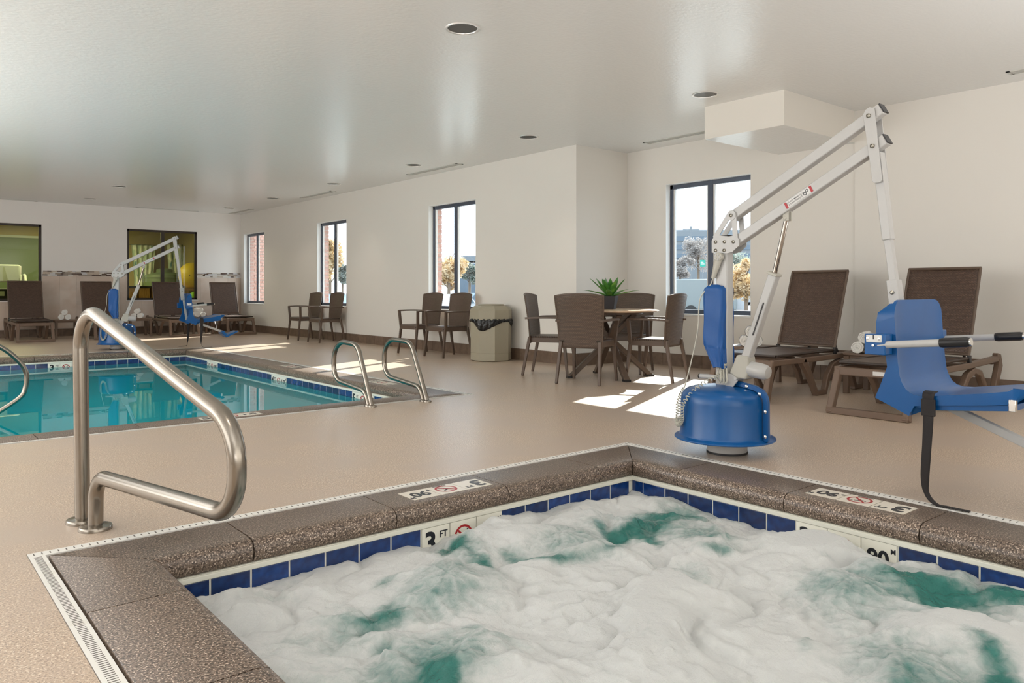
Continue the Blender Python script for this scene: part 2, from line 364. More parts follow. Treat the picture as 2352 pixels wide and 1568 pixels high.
def coping(rect, name, joints, mats):
    root = thing(name, None, None); root['kind'] = 'structure'
    b = MB(); o1 = outer(rect, CW+SW); z = -.115
    rect_frame(b, *o1, [outer(rect, .02)], -.30, -.09)
    b.build('coping_bed', M['gap'], root, smooth=False)
    prof = [(0, -.088), (0, -.004), (.004, 0), (CW-.05, 0), (CW-.028, -.003), (CW-.012, -.011), (CW-.001, -.026), (CW+.004, -.045), (CW, -.066), (CW-.008, -.082), (CW-.02, -.088)]
    X0, Y0, X1, Y1 = outer(rect, CW)
    # (origin, run direction, inward direction, length, joints)
    runs = {'back': ((X1, Y1), (-1, 0), (0, -1), X1-X0), 'right': ((X1, Y1), (0, -1), (-1, 0), Y1-Y0), 'left': ((X0, Y1), (0, -1), (1, 0), Y1-Y0), 'front': ((X1, Y0), (-1, 0), (0, 1), X1-X0)}
    for k, (og, d, inn, ln) in runs.items():
        cuts = [0]+[c for c in joints[k] if .2 < c < ln-.2]+[ln]
        for i in range(len(cuts)-1):
            s0, s1 = cuts[i], cuts[i+1]; g = .0025; b = MB(); vs = []
            for e in (0, 1):
                for (u, zz) in prof:
                    if e == 0: s_ = s0+g+(u if i == 0 else 0)
                    else: s_ = s1-g-(u if i == len(cuts)-2 else 0)
                    vs.append((og[0]+d[0]*s_+inn[0]*u, og[1]+d[1]*s_+inn[1]*u, zz))
            n = len(prof); fs = [(j, (j+1) % n, n+(j+1) % n, n+j) for j in range(n)]+[tuple(range(n))[::-1], tuple(range(n, 2*n))]
            b.add(vs, fs); b.build('coping_stone', M['coping'], root, angle=50)
    return root
sx0, sy0, sx1, sy1 = outer(SPA, CW)
jb = [sx1-x for x in (3.013, 2.377, 1.746, 1.116)]; jr = [sy1-y for y in (2.573, 1.953, 1.347, .74)]; jl = [sy1-y for y in (2.548, 1.90, 1.27, .65)]
coping(SPA, 'spa_coping', {'back': jb, 'right': jr, 'left': jl, 'front': jb}, None)
px0, py0, px1, py1 = outer(POOL, CW)
pj = [.55+.62*i for i in range(14)]
coping(POOL, 'pool_coping', {'back': pj, 'right': pj, 'left': pj, 'front': [.33, .9]+[.9+.62*i for i in range(1, 8)]}, None)

# deck drains (white slotted channel around each basin)
def drain(rect, names, pitch):
    o = outer(rect, CW+.010); X0, Y0, X1, Y1 = o; W = SW-.012
    sides = [((X0-W, Y1), (X1+W, Y1+W), 0, pitch), ((X1, Y0-W), (X1+W, Y1), 1, pitch), ((X0-W, Y0-W), (X0, Y1), 1, pitch*.5)]
    for nm, (a, c, ax, p) in zip(names, sides):
        b = MB(); b.box((a[0], a[1], -.09), (c[0], c[1], .001)); r = b.build(nm, M['drain'], smooth=False); tag(r, kind='structure')
        b = MB(); t = a[ax]+p*.7
        long = .40 if p == pitch else .5
        mid = (a[1-ax]+c[1-ax])/2
        while t < c[ax]-p*.3:
            hw = W*long/2; tw = .0017 if p == pitch else .0007
            if ax == 0: b.box((t-tw, mid-hw, 0), (t+tw, mid+hw, .0022))
            else: b.box((mid-hw, t-tw, 0), (mid+hw, t+tw, .0022))
            t += p
        q = b.build('drain_slots', M['slot'], r, smooth=False); q['kind'] = 'stuff'
drain(SPA, ['trim_1', 'trim_2', 'trim_3'], .0257)
drain(POOL, ['trim_4', 'trim_5', 'trim_6'], .0257)
b = MB(); o = outer(POOL, CW+.010); b.box((o[0], o[1]-.016, -.09), (o[2]+.05, o[1], .001)); tag(b.build('trim_7', M['drain'], smooth=False), kind='structure')

# basins with tile bands
def basin(rect, depth, name, sides, offs, skip=()):
    root = thing(name, None, None); root['kind'] = 'structure'
    X0, Y0, X1, Y1 = rect; b = MB(); t = .15
    b.box((X0-t, Y0-t, -depth-.1), (X1+t, Y1+t, -depth)); b.box((X0-t, Y0-t, -depth), (X0, Y1+t, -.245)); b.box((X1, Y0-t, -depth), (X1+t, Y1+t, -.245))
    b.box((X0, Y0-t, -depth), (X1, Y0, -.245)); b.box((X0, Y1, -depth), (X1, Y1+t, -.245))
    b.build('basin_shell', M['plaster'], root, smooth=False)
    b = MB(); g = .02
    b.box((X0-g-.1, Y1+.001, -.25), (X1+g+.1, Y1+.1, -.086)); b.box((X1+.001, Y0-.1, -.25), (X1+.1, Y1+.001, -.086)); b.box((X0-.1, Y0-.1, -.25), (X0-.001, Y1+.001, -.086)); b.box((X0-.1, Y0-.1, -.25), (X1+.1, Y0-.001, -.086))
    b.build('grout', M['grout'], root, smooth=False)
    b = MB(); r_ = .008   # grout lip under the coping
    b.box((X0, Y1-r_, -.108), (X1, Y1+.01, -.088)); b.box((X1-r_, Y0, -.108), (X1+.01, Y1, -.088)); b.box((X0-.01, Y0, -.108), (X0+r_, Y1, -.088)); b.box((X0, Y0-.01, -.108), (X1, Y0+r_, -.088))
    b.build('trim_strip', M['grout'], root, smooth=False, bevel=.003)
    S = .153; tile = MB(); tile.box((-.0730, -.005, -.068), (.0730, .005, .068)); proto = tile.build('tile', M['bluetile'], root, smooth=False, bevel=.002); n = 0; first = True
    for k in sides:
        if k == 'back': ln = X1-X0; f = lambda s_: (X1-s_, Y1+.003, 0)
        if k == 'right': ln = Y1-Y0; f = lambda s_: (X1+.003, Y1-s_, PI/2)
        if k == 'front': ln = X1-X0; f = lambda s_: (X1-s_, Y0-.003, 0)
        off = offs[k]; edges = ([(0, off)] if off > .03 else [])+[(off+i*S, off+(i+1)*S) for i in range(int((ln-off)/S)+1)]
        for (e0, e1) in edges:
            e1 = min(e1, ln)
            if e1-e0 < .03 or n > 290: continue
            x, y, rz = f((e0+e1)/2)
            if any(sk[0] == k and abs(sk[1]-(y if k == 'right' else x)) < .2 for sk in skip): continue
            if first: q = proto; first = False
            else: q = proto.copy(); COL.objects.link(q); q.parent = root
            q.location = (x, y, -.178); q.rotation_euler = (0, 0, rz); q.scale = ((e1-e0)/S, 1, 1); n += 1
    return root
basin(SPA, .95, 'spa_basin', ('back', 'right'), {'back': .0275, 'right': .0775}, skip=(('back', 2.10), ('right', 1.66)))
basin(POOL, 1.35, 'pool_basin', ('back', 'right'), {'back': .0985, 'right': .123}, skip=(('back', 2.185), ('right', 11.6795), ('right', 9.2315), ('right', 7.0895)))

# pool water
b = MB(); b.grid(lambda u, v: (POOL[0]+u*(POOL[2]-POOL[0]), POOL[1]+v*(POOL[3]-POOL[1]), 0), 4, 6)
pw = b.build('pool_water', M['water'], smooth=True, loc=(0, 0, -.168))
tag(pw, 'still turquoise pool water mirroring the far wall', 'water', kind='stuff')

# spa water: boiling foam height field
def vnoise(x, y, seed):
    r = np.random.RandomState(seed); G = r.rand(64, 64); xi = np.floor(x).astype(int); yi = np.floor(y).astype(int); fx = x-xi; fy = y-yi
    fx = fx*fx*fx*(fx*(fx*6-15)+10); fy = fy*fy*fy*(fy*(fy*6-15)+10); g = lambda a, c: G[a % 64, c % 64]
    return (g(xi, yi)*(1-fx)+g(xi+1, yi)*fx)*(1-fy)+(g(xi, yi+1)*(1-fx)+g(xi+1, yi+1)*fx)*fy
def fbm(x, y, seed, o=5, r=.5):
    s = 0; a = 1; t = 0
    for i in range(o): s = s+a*vnoise(x*2**i+i*7.3, y*2**i+i*3.1, seed+i); t += a; a *= r
    return s/t
def spa_water():
    X0, Y0, X1, Y1 = SPA; nx, ny = 330, 330
    x = np.linspace(X0+.004, X1-.004, nx); y = np.linspace(Y0+.004, Y1-.004, ny); X, Y = np.meshgrid(x, y)
    wx = X+.16*(fbm(X*3, Y*3, 11)-.5)*2; wy = Y+.16*(fbm(X*3, Y*3, 23)-.5)*2
    puff = np.abs(fbm(wx*2.3, wy*2.3, 31, 4, .45)*2-1); puff2 = np.abs(fbm(wx*8+3, wy*8, 35, 4, .5)*2-1)
    base = fbm(wx*1.9, wy*1.9, 5, 4, .5)
    H_ = -.205+.10*(base-.35)+.135*puff+.028*puff2+.007*fbm(wx*22, wy*22, 71, 3, .55)
    foam = .90+1.35*(fbm(wx*2.6, wy*2.6, 91, 6, .6)-.5)
    for (cx, cy, r, h, f) in [(2.30, 2.43, .19, .075, .50), (1.64, 2.33, .19, .075, .50), (2.80, 2.02, .18, .06, .48), (2.75, 1.36, .20, .085, .52), (1.30, 1.86, .17, .055, .5), (2.30, 1.0, .20, .06, .48)]:
        dx = wx*.35+X*.65-cx; dy = wy*.35+Y*.65-cy; d = np.sqrt(dx*dx+dy*dy)/r; an = np.arctan2(dy, dx)
        g = np.exp(-(d*d)**1.2); st = fbm(np.cos(an)*5+d*.8+30, np.sin(an)*5+30, 44, 3, .6)
        H_ = H_*(1-.55*g)+(-.17+h)*.55*g+.35*h*g+.010*g*(st-.5); w_ = np.clip(1.45-d*.85, 0, 1)
        foam = foam*(1-w_)+w_*(f+.02+.32*(st-.5)+.30*(puff2-.25))
        ring = np.exp(-((d-1.35)/.20)**2); foam -= ring*.75*np.clip(fbm(np.cos(an)*1.6+cx*9, np.sin(an)*1.6+cy*7, 47, 2, .5)*2.2-.8, 0, 1)
    for (cx, cy, rx, ry, a) in [(2.95, 2.42, .20, .09, .85), (2.72, 2.30, .2, .06, .6), (1.90, 2.66, .12, .05, .7), (1.96, 2.48, .05, .12, .6), (1.33, 2.33, .07, .09, .7), (2.95, 1.12, .12, .16, .9), (3.12, .95, .08, .12, .8), (1.15, 1.72, .08, .12, .7), (2.05, .86, .12, .09, .6), (1.62, 1.52, .07, .10, .4)]:
        foam -= a*np.exp(-((wx-cx)/rx)**2-((wy-cy)/ry)**2)
    for (cx, cy, r, h) in [(2.05, 1.72, .38, .05), (1.45, 2.72, .30, .02), (3.0, 2.72, .26, .03), (2.95, 1.66, .22, .025), (2.25, 2.74, .3, .008), (1.0, 2.5, .2, .0), (1.95, 1.25, .3, .04), (2.62, .95, .2, .05)]:
        g = np.exp(-((X-cx)**2+(Y-cy)**2)/r**2); H_ += h*g; foam += .45*g
    edge = np.minimum.reduce([X-X0, X1-X, Y-Y0, Y1-Y]); k = np.clip(edge/.16, 0, 1)
    H_ = np.where(k < 1, H_*(.55+.45*k)+(-.19)*(.45-.45*k), H_)
    H_ = np.clip(H_, -.24, -.075); foam = np.clip(foam, 0, 1.15)
    V = np.stack([X, Y, H_], -1).reshape(-1, 3); idx = np.arange(nx*ny).reshape(ny, nx)
    F = np.stack([idx[:-1, :-1], idx[:-1, 1:], idx[1:, 1:], idx[1:, :-1]], -1).reshape(-1, 4)
    me = bpy.data.meshes.new('spa_water'); me.from_pydata(V.tolist(), [], F.tolist()); me.materials.append(M['foam'])
    at = me.attributes.new('foam', 'FLOAT', 'POINT'); at.data.foreach_set('value', foam.reshape(-1).astype(np.float32))
    me.polygons.foreach_set('use_smooth', [True]*len(me.polygons)); o = bpy.data.objects.new('spa_water', me); COL.objects.link(o)
    tag(o, 'bubbling white foam and pale green water filling the square spa', 'water', kind='stuff')
spa_water()

# ------------------------------------------------------------ depth markers
def dive_symbol(b, T, r=.058, z=.0015):
    n = 40; vs = []; fs = []
    for j in range(n):
        a = 2*PI*j/n
        for rr in (r, r*.80): vs.append((rr*math.cos(a), rr*math.sin(a), z))
    for j in range(n): k = (j+1) % n; fs.append((2*j, 2*j+1, 2*k+1, 2*k))
    b.add(vs, fs, M['red'], T)
    a = math.radians(-45); c, s_ = math.cos(a), math.sin(a); h = r*.09; l = r*.85
    b.add([(c*l-s_*h, s_*l+c*h, z+.0004), (-c*l-s_*h, -s_*l+c*h, z+.0004), (-c*l+s_*h, -s_*l-c*h, z+.0004), (c*l+s_*h, s_*l-c*h, z+.0004)], [(0, 1, 2, 3)], M['red'], T)
    k = r/.058
    for (p, q, w_) in [((-.012, -.002), (.018, .022), .009), ((-.012, -.002), (-.034, .010), .007), ((.004, .012), (.002, -.020), .005)]:
        p = Vector(p)*k; q = Vector(q)*k; d = (q-p).normalized(); nn = Vector((-d.y, d.x))*w_*k/2
        b.add([(p.x+nn.x, p.y+nn.y, z), (q.x+nn.x, q.y+nn.y, z), (q.x-nn.x, q.y-nn.y, z), (p.x-nn.x, p.y-nn.y, z)], [(3, 2, 1, 0)], M['ink'], T)
    vs = [(.026*k+.006*k*math.cos(2*PI*j/10), .030*k+.006*k*math.sin(2*PI*j/10), z) for j in range(10)]; b.add(vs, [tuple(range(10))], M['ink'], T)
def marker(label, origin, xd, up, ft, mt, group, cat='sign', base=None, hgt=.145, warn=True):
    base = base or M['decktile']; xd = Vector(xd); up = Vector(up); nz = xd.cross(up)
    T0 = Matrix.Translation(origin) @ Matrix((xd, up, nz)).transposed().to_4x4()
    root = thing('depth_marker', label, cat); root['group'] = group
    root.matrix_world = T0
    h = hgt; W = .152
    for i, kind in enumerate(('ft', 'sym', 'm')):
        b = MB(); b.box((-W/2+.002, -h/2, -.006), (W/2-.002, h/2, .001), base); I = Matrix.Identity(4)
        TT = Matrix.Translation((0, 0, .0014)); k = h/.145
        if kind == 'ft':
            b.text(ft, .135*k, Matrix.Translation((-.030, -.002, .0014)), M['ink'], .0004, .004); b.text('FT', .044*k, Matrix.Translation((.040, .030*k, .0014)), M['ink'], .0004, .001)
        elif kind == 'sym':
            dive_symbol(b, Matrix.Translation((0, -.004, 0)), .055*k)
            if warn: b.text('NO DIVING', .014, Matrix.Translation((0, -.064, .0014)), M['ink'], .0003, .0002)
        else:
            b.text(mt, .098*k if len(mt) < 4 else .085*k, Matrix.Translation((-.014, -.004, .0014)), M['ink'], .0004, .003); b.text('M', .030*k, Matrix.Translation((.060, .040*k, .0014)), M['ink'], .0004, .001)
        q = b.build('tile', None, root, smooth=False); q.location = ((i-1)*W, 0, 0)
    return root
G = 'depth markers set into the coping and tile bands'
marker('deck depth marker 3 FT .90 M on the spa back coping', (2.115, 3.038, 0), (-1, 0, 0), (0, -1, 0), '3', '.90', G)
marker('deck depth marker 3 FT .90 M on the spa right coping', (3.442, 1.675, 0), (0, 1, 0), (-1, 0, 0), '3', '.90', G)
marker('3 FT .90 M tile sign half sunk in foam on the spa back wall', (2.10, 2.8805, -.178), (1, 0, 0), (0, 0, 1), '3', '.90', G, base=M['whitetile'], hgt=.138, warn=False)
marker('3 FT .90 M tile sign half sunk in foam on the spa right wall', (3.2705, 1.66, -.178), (0, -1, 0), (0, 0, 1), '3', '.90', G, base=M['whitetile'], hgt=.138, warn=False)
marker('deck depth marker 5 FT on the pool edge nearest the camera', (2.09, 5.868, 0), (1, 0, 0), (0, 1, 0), '5', '1.5', G)
marker('deck depth marker 4 FT on the pool edge facing the windows', (4.06, 9.25, 0), (0, 1, 0), (-1, 0, 0), '4', '1.2', G)
marker('deck depth marker 5 FT on the pool edge beside the grab rails', (4.06, 7.0, 0), (0, 1, 0), (-1, 0, 0), '5', '1.5', G)
marker('deck depth marker 3 FT on the far pool edge before the loungers', (2.1, 13.11, 0), (-1, 0, 0), (0, -1, 0), '3', '.90', G)
marker('3 FT tile sign on the far pool wall under the coping', (2.185, 12.9455, -.178), (1, 0, 0), (0, 0, 1), '3', '.90', G, base=M['whitetile'], hgt=.138, warn=False)
marker('3 FT tile sign on the pool side wall near the far corner', (3.8855, 11.6795, -.178), (0, -1, 0), (0, 0, 1), '3', '.90', G, base=M['whitetile'], hgt=.138, warn=False)
marker('4 FT 1.2 M tile sign midway along the pool side wall', (3.8855, 9.2315, -.178), (0, -1, 0), (0, 0, 1), '4', '1.2', G, base=M['whitetile'], hgt=.138, warn=False)
marker('5 FT 1.5 M tile sign on the pool side wall by the grab rails', (3.8855, 7.0895, -.178), (0, -1, 0), (0, 0, 1), '5', '1.5', G, base=M['whitetile'], hgt=.138, warn=False)

# ------------------------------------------------------------ walls
def wall_x(name, X, Y0, Y1, wins, zw=(.66, 2.31), th=.11, reveal=True):
    b = MB(); ys = sorted({Y0, Y1, *[a for p in wins for a in p]})
    for i in range(len(ys)-1):
        c = (ys[i]+ys[i+1])/2; win = any(p[0] < c < p[1] for p in wins)
        if win: b.box((X, ys[i], -.12), (X+th, ys[i+1], zw[0])); b.box((X, ys[i], zw[1]), (X+th, ys[i+1], CE+.1))
        else: b.box((X, ys[i], -.12), (X+th, ys[i+1], CE+.1))
    r = b.build(name, M['wall'], smooth=False); tag(r, kind='structure')
    # outer brick skin
    b = MB(); xo = X+th; t2 = .14
    for i in range(len(ys)-1):
        c = (ys[i]+ys[i+1])/2; win = any(p[0] < c < p[1] for p in wins)
        if win: b.box((xo, ys[i], -.6), (xo+t2, ys[i+1], zw[0]-.02)); b.box((xo, ys[i], zw[1]), (xo+t2, ys[i+1], CE+.6))
        else: b.box((xo, ys[i]+(0 if reveal or i == 0 else .16), -.6), (xo+t2, ys[i+1], CE+.6))
    b.build('outer_masonry', M['mortar'], r, smooth=False)
    for p in (wins if reveal else ()):   # brick courses of the far outside reveal, seen through the glass
        b = MB(); z = zw[0]
        i = 0
        while z < zw[1]-.02:
            L_ = .14 if i % 2 == 0 else .09
            b.box((xo+.045, p[1]-.008, z+.004), (xo+t2+.004, p[1]+.05, z+.068)); z += .076; i += 1
        q = b.build('brick_reveal', M['brick'], r, smooth=False); q['kind'] = 'stuff'
    return r
W_right = wall_x('wall_right', XR, YJ+.11, YF+.1, [(9.06, 10.31), (13.09, 14.33), (17.05, 18.29)])
W_a = wall_x('wall_right_near', XA, 3.83, YJ, [(5.06, 6.30)], reveal=False)
b = MB(); b.box((XJ2, -3.2, -.12), (XA+.25, 3.83, CE+.1)); W_b = tag(b.build('wall_right_front', M['wall'], smooth=False), kind='structure')
b = MB(); b.box((XR, YJ, -.12), (XA+.02, YJ+.11, CE+.1)); W_j = tag(b.build('wall_jog', M['wall'], smooth=False), kind='structure')
b = MB(); b.box((XR+.11, YJ+.11, -.6), (XA+.25, YJ+.25, CE+.6)); b.build('outer_masonry', M['mortar'], W_j, smooth=False)

win_n = [0]
def window_x(X, Y0, Y1, z0, z1, nm):
    win_n[0] += 1; root = thing('window_%d' % win_n[0], None, None); root['kind'] = 'structure'
    xf = X+.085; fw = .048; dp = .05; b = MB()
    b.box((xf, Y0, z0), (xf+dp, Y0+fw, z1)); b.box((xf, Y1-fw, z0), (xf+dp, Y1, z1)); b.box((xf, Y0, z1-fw-.01), (xf+dp, Y1, z1)); b.box((xf, Y0, z0), (xf+dp, Y1, z0+fw+.01))
    c = (Y0+Y1)/2; b.box((xf-.004, c-.034, z0), (xf+dp, c+.034, z1))
    b.build('window_frame', M['frame'], root, smooth=False, bevel=.003)
    b = MB(); s = .022
    for (a, d) in ((Y0+fw, c-.034), (c+.034, Y1-fw)):
        for bx in ((a, a+s, z0+.058, z1-.058), (d-s, d, z0+.058, z1-.058)): b.box((xf+.012, bx[0], bx[2]), (xf+dp-.01, bx[1], bx[3]))
    b.build('glazing_bead', M['sticker'], root, smooth=False)
    for (a, d) in ((Y0+fw, c-.034), (c+.034, Y1-fw)):
        b = MB(); b.box((xf+.028, a, z0+.05), (xf+.034, d, z1-.05)); b.build('pane', M['glass'], root, smooth=False)
    b = MB(); t = .004   # white drywall returns and sill
    b.box((X+.001, Y0, z0), (xf, Y0+t, z1)); b.box((X+.001, Y1-t, z0), (xf, Y1, z1)); b.box((X+.001, Y0, z1-t), (xf, Y1, z1))
    b.build('reveal', M['reveal'], root, smooth=False)
    b = MB(); b.box((X-.012, Y0-.004, z0-.018), (xf, Y1+.004, z0+.006)); b.build('window_sill', M['reveal'], root, smooth=False, bevel=.003)
for (a, c) in ((9.06, 10.31), (13.09, 14.33), (17.05, 18.29)): window_x(XR, a, c, .66, 2.31, '')
window_x(XA, 5.06, 6.30, .66, 2.31, '')

# far wall with two interior windows
GW = [(1.15, 2.68), (4.31, 5.81)]; GZ = (.75, 2.33)
b = MB(); xs = sorted({-4.2, XR+.1, *[a for p in GW for a in p]})
for i in range(len(xs)-1):
    c = (xs[i]+xs[i+1])/2
    if any(p[0] < c < p[1] for p in GW): b.box((xs[i], YF, -.12), (xs[i+1], YF+.12, GZ[0])); b.box((xs[i], YF, GZ[1]), (xs[i+1], YF+.12, CE+.1))
    else: b.box((xs[i], YF, -.12), (xs[i+1], YF+.12, CE+.1))
W_far = tag(b.build('wall_far', M['accent'], smooth=False), kind='structure')
b = MB(); b.box((-4.2, YF-.009, 0), (1.15, YF+.001, 1.27)); b.box((2.68, YF-.009, 0), (4.31, YF+.001, 1.27)); b.box((5.81, YF-.009, 0), (XR, YF+.001, 1.27)); b.box((1.15, YF-.009, 0), (2.68, YF+.001, .75)); b.box((4.31, YF-.009, 0), (5.81, YF+.001, .75))
b.build('tile_bed', M['walltilegrout'], W_far, smooth=False)
TW = .32; k = 0; nt = 0; x = 3.0-TW*9
while x < XR-.02:
    cuts = [.165, .66, 1.27] if k % 2 == 0 else [.165, .355, .965, 1.27]
    for j in range(len(cuts)-1):
        xa, xb = x, min(x+TW, XR); za, zb = cuts[j], cuts[j+1]
        segs = [(xa, xb, za, zb)]
        for (g0, g1) in GW:
            new = []
            for (p, q, r_, s_) in segs:
                if q <= g0 or p >= g1 or s_ <= GZ[0]: new.append((p, q, r_, s_)); continue
                if r_ < GZ[0]: new.append((p, q, r_, GZ[0]))
                if p < g0: new.append((p, g0, max(r_, GZ[0]), s_))
                if q > g1: new.append((g1, q, max(r_, GZ[0]), s_))
            segs = new
        for (p, q, r_, s_) in segs:
            if q-p < .02 or s_-r_ < .02: continue
            b = MB(); b.box((p+.0018, YF-.014, r_+.0018), (q-.0018, YF-.003, s_-.0018)); b.build('tile', M['walltile'], W_far, smooth=False)
    x += TW; k += 1
# mosaic strip
mm = [mat('mosaic_a', (.09, .05, .035), .2), mat('mosaic_b', (.55, .45, .36), .25), mat('mosaic_c', (.62, .60, .60), .2), mat('mosaic_d', (.30, .24, .19), .25), mat('mosaic_e', (.70, .66, .60), .25)]
b = MB()
for (x0, x1) in ((0, 1.15), (2.68, 4.31), (5.81, XR-.01)):
    for r_ in range(4):
        x = x0+rnd.random()*.03
        while x < x1-.02:
            l = rnd.choice((.05, .1, .1, .075)); e = min(x+l, x1); z = 1.276+r_*.0262
            b.box((x+.001, YF-.015, z), (e-.001, YF-.002, z+.0242), rnd.choice(mm)); x += l
q = b.build('mosaic_strip', None, W_far, smooth=False); q['kind'] = 'stuff'
for (x0, x1) in GW:
    win_n[0] += 1; root = thing('window_%d' % win_n[0], None, None); root['kind'] = 'structure'; y = YF+.03; f = .045; b = MB()
    b.box((x0, y, GZ[0]), (x0+f, y+.06, GZ[1])); b.box((x1-f, y, GZ[0]), (x1, y+.06, GZ[1])); b.box((x0, y, GZ[1]-f), (x1, y+.06, GZ[1])); b.box((x0, y, GZ[0]), (x1, y+.06, GZ[0]+f)); c = (x0+x1)/2; b.box((c-.035, y-.003, GZ[0]), (c+.035, y+.06, GZ[1]))
    b.build('window_frame', M['darkframe'], root, smooth=False)
    for (p, q) in ((x0+f, c-.035), (c+.035, x1-f)): b = MB(); b.box((p, y+.03, GZ[0]+f), (q, y+.036, GZ[1]-f)); b.build('pane', M['gymglass'], root, smooth=False)
    b = MB(); b.box((x0-.02, YF-.02, GZ[0]-.02), (x1+.02, YF+.03, GZ[0])); b.build('window_sill', M['accent'], root, smooth=False)

# tile baseboards
def base_run(name, p, q, nrm, parent=None, off=0):
    p = Vector((*p, 0)); q = Vector((*q, 0)); d = (q-p); ln = d.length; d.normalize(); n = Vector((*nrm, 0))
    root = thing(name, None, None); root['kind'] = 'structure'
    T = lambda s_, u, z: tuple(p+d*s_+n*u+Vector((0, 0, z)))
    b = MB(); vs = [T(s_, u, z) for z in (0, .157) for (s_, u) in ((0, 0), (ln, 0), (ln, .007), (0, .007))]; b.add(vs, [(0, 3, 2, 1), (4, 5, 6, 7), (0, 1, 5, 4), (1, 2, 6, 5), (2, 3, 7, 6), (3, 0, 4, 7)]); b.build('grout', M['basegrout'], root, smooth=False)
    s = off
    while s < ln-.01:
        a = max(s, 0)+.002; e = min(s+.305, ln)-.002
        if e-a > .02:
            b = MB(); vs = [T(x_, u, z) for z in (.006, .161) for (x_, u) in ((a, 0), (e, 0), (e, .012), (a, .012))]
            b.add(vs, [(0, 3, 2, 1), (4, 5, 6, 7), (0, 1, 5, 4), (1, 2, 6, 5), (2, 3, 7, 6), (3, 0, 4, 7)]); b.build('tile', M['basetile'], root, smooth=False)
        s += .305
base_run('baseboard_right', (XR, YJ-.012), (XR, YF), (-1, 0), off=-.12)
base_run('baseboard_jog', (XR-.01, YJ), (XA, YJ), (0, -1), off=-.1)
base_run('baseboard_near', (XA, YJ), (XA, 3.83), (-1, 0)); base_run('baseboard_front', (XJ2, 3.84), (XJ2, .6), (-1, 0))
base_run('baseboard_far', (0, YF-.013), (XR, YF-.013), (0, -1))

# unseen rear and left walls close the room
b = MB(); b.box((-4.2, -3.3, -.12), (XA+.25, -3.2, CE+.1)); tag(b.build('wall_back', M['wall'], smooth=False), kind='structure')
b = MB(); b.box((-4.3, -3.3, -.12), (-4.2, YF+.1, CE+.1)); tag(b.build('wall_left', M['wall'], smooth=False), kind='structure')

# ceiling with round cut-outs for the downlights
LIGHTS = [(3.19, 4.385), (6.02, 4.40), (6.05, 6.97), (6.09, 9.585), (6.10, 12.15), (6.11, 14.80), (6.10, 17.2), (3.33, 14.86), (3.34, 17.25)]
R_L = .108
def ceiling():
    b = MB(); xs = {-4.3, XA+.25}; s = .14
    rects = []
    holes = [(x-s, y-s, x+s, y+s) for x, y in LIGHTS]; rect_frame(b, -4.3, -3.3, XA+.25, YF+.12, holes, CE, CE+.1)
    for (x, y) in LIGHTS:
        n = 32; vs = []
        for j in range(n):
            a = 2*PI*j/n; c, s_ = math.cos(a), math.sin(a); k = s/max(abs(c), abs(s_)); vs += [(x+R_L*c, y+R_L*s_, CE), (x+k*c, y+k*s_, CE)]
        b.add(vs, [(2*j, 2*j+1, 2*((j+1) % n)+1, 2*((j+1) % n)) for j in range(n)])
    return b.build('ceiling', M['ceiling'], smooth=False)
tag(ceiling(), kind='structure')
b = MB(); b.box((6.43, 3.83, 2.475), (XA, 4.705, CE+.01)); so = b.build('trim_8', None, smooth=False)
so.data.materials.append(M['soffit']); so.data.materials.append(M['ceiling'])
for p in so.data.polygons: p.material_index = 1 if abs(p.normal.z) > .5 else 0
so['kind'] = 'structure'

def make_downlight():
    root = thing('ceiling_light', '', 'ceiling light', group='round recessed ceiling lights')
    b = MB(); b.lathe([(R_L-.004, .004), (R_L-.001, -.006), (R_L+.012, -.007), (R_L+.016, 0)], n=40); b.build('trim_ring', M['lamptrim'], root)
    b = MB(); b.lathe([(R_L-.004, 0), (.092, .035), (.074, .075), (.05, .10), (.001, .105)], n=40); b.build('reflector', M['lampcone'], root)
    b = MB(); b.lathe([(.001, .05), (.03, .055), (.038, .075), (.034, .095), (.02, .103)], n=24); b.build('bulb', M['bulb'], root)
    return root
pl = None
LBL = ['large recessed light nearest the camera over the spa', 'recessed light beside the ceiling soffit box', 'recessed light before the wall corner by the dining table', 'recessed light near the window behind the trash bin', 'fourth recessed light along the window wall from the right', 'recessed light above the gap between the two middle windows', 'farthest recessed light in the window-side row', 'nearer of the two recessed lights over the far left deck', 'farther of the two recessed lights by the far wall']
for i, (x, y) in enumerate(LIGHTS):
    if pl is None: pl = make_downlight(); q = pl
    else: q = copy_tree(pl)
    q['label'] = LBL[i]; q.location = (x, y, CE)
    light('downlight', 'SPOT', (x, y, CE-.012), (0, 0, 0), 30, (1, .90, .78), spot_size=math.radians(95), spot_blend=.9, shadow_soft_size=.07)
for (x, y) in [(.4, 4.4), (.4, 1.8), (3.2, 1.8), (6.0, 1.8), (6.0, -.8), (3.2, -.8), (.4, 9.6), (.4, 14.8), (.4, 17.2)]:   # the same grid continues outside the frame
    light('downlight', 'SPOT', (x, y, CE-.012), (0, 0, 0), 30, (1, .90, .78), spot_size=math.radians(95), spot_blend=.9, shadow_soft_size=.07)

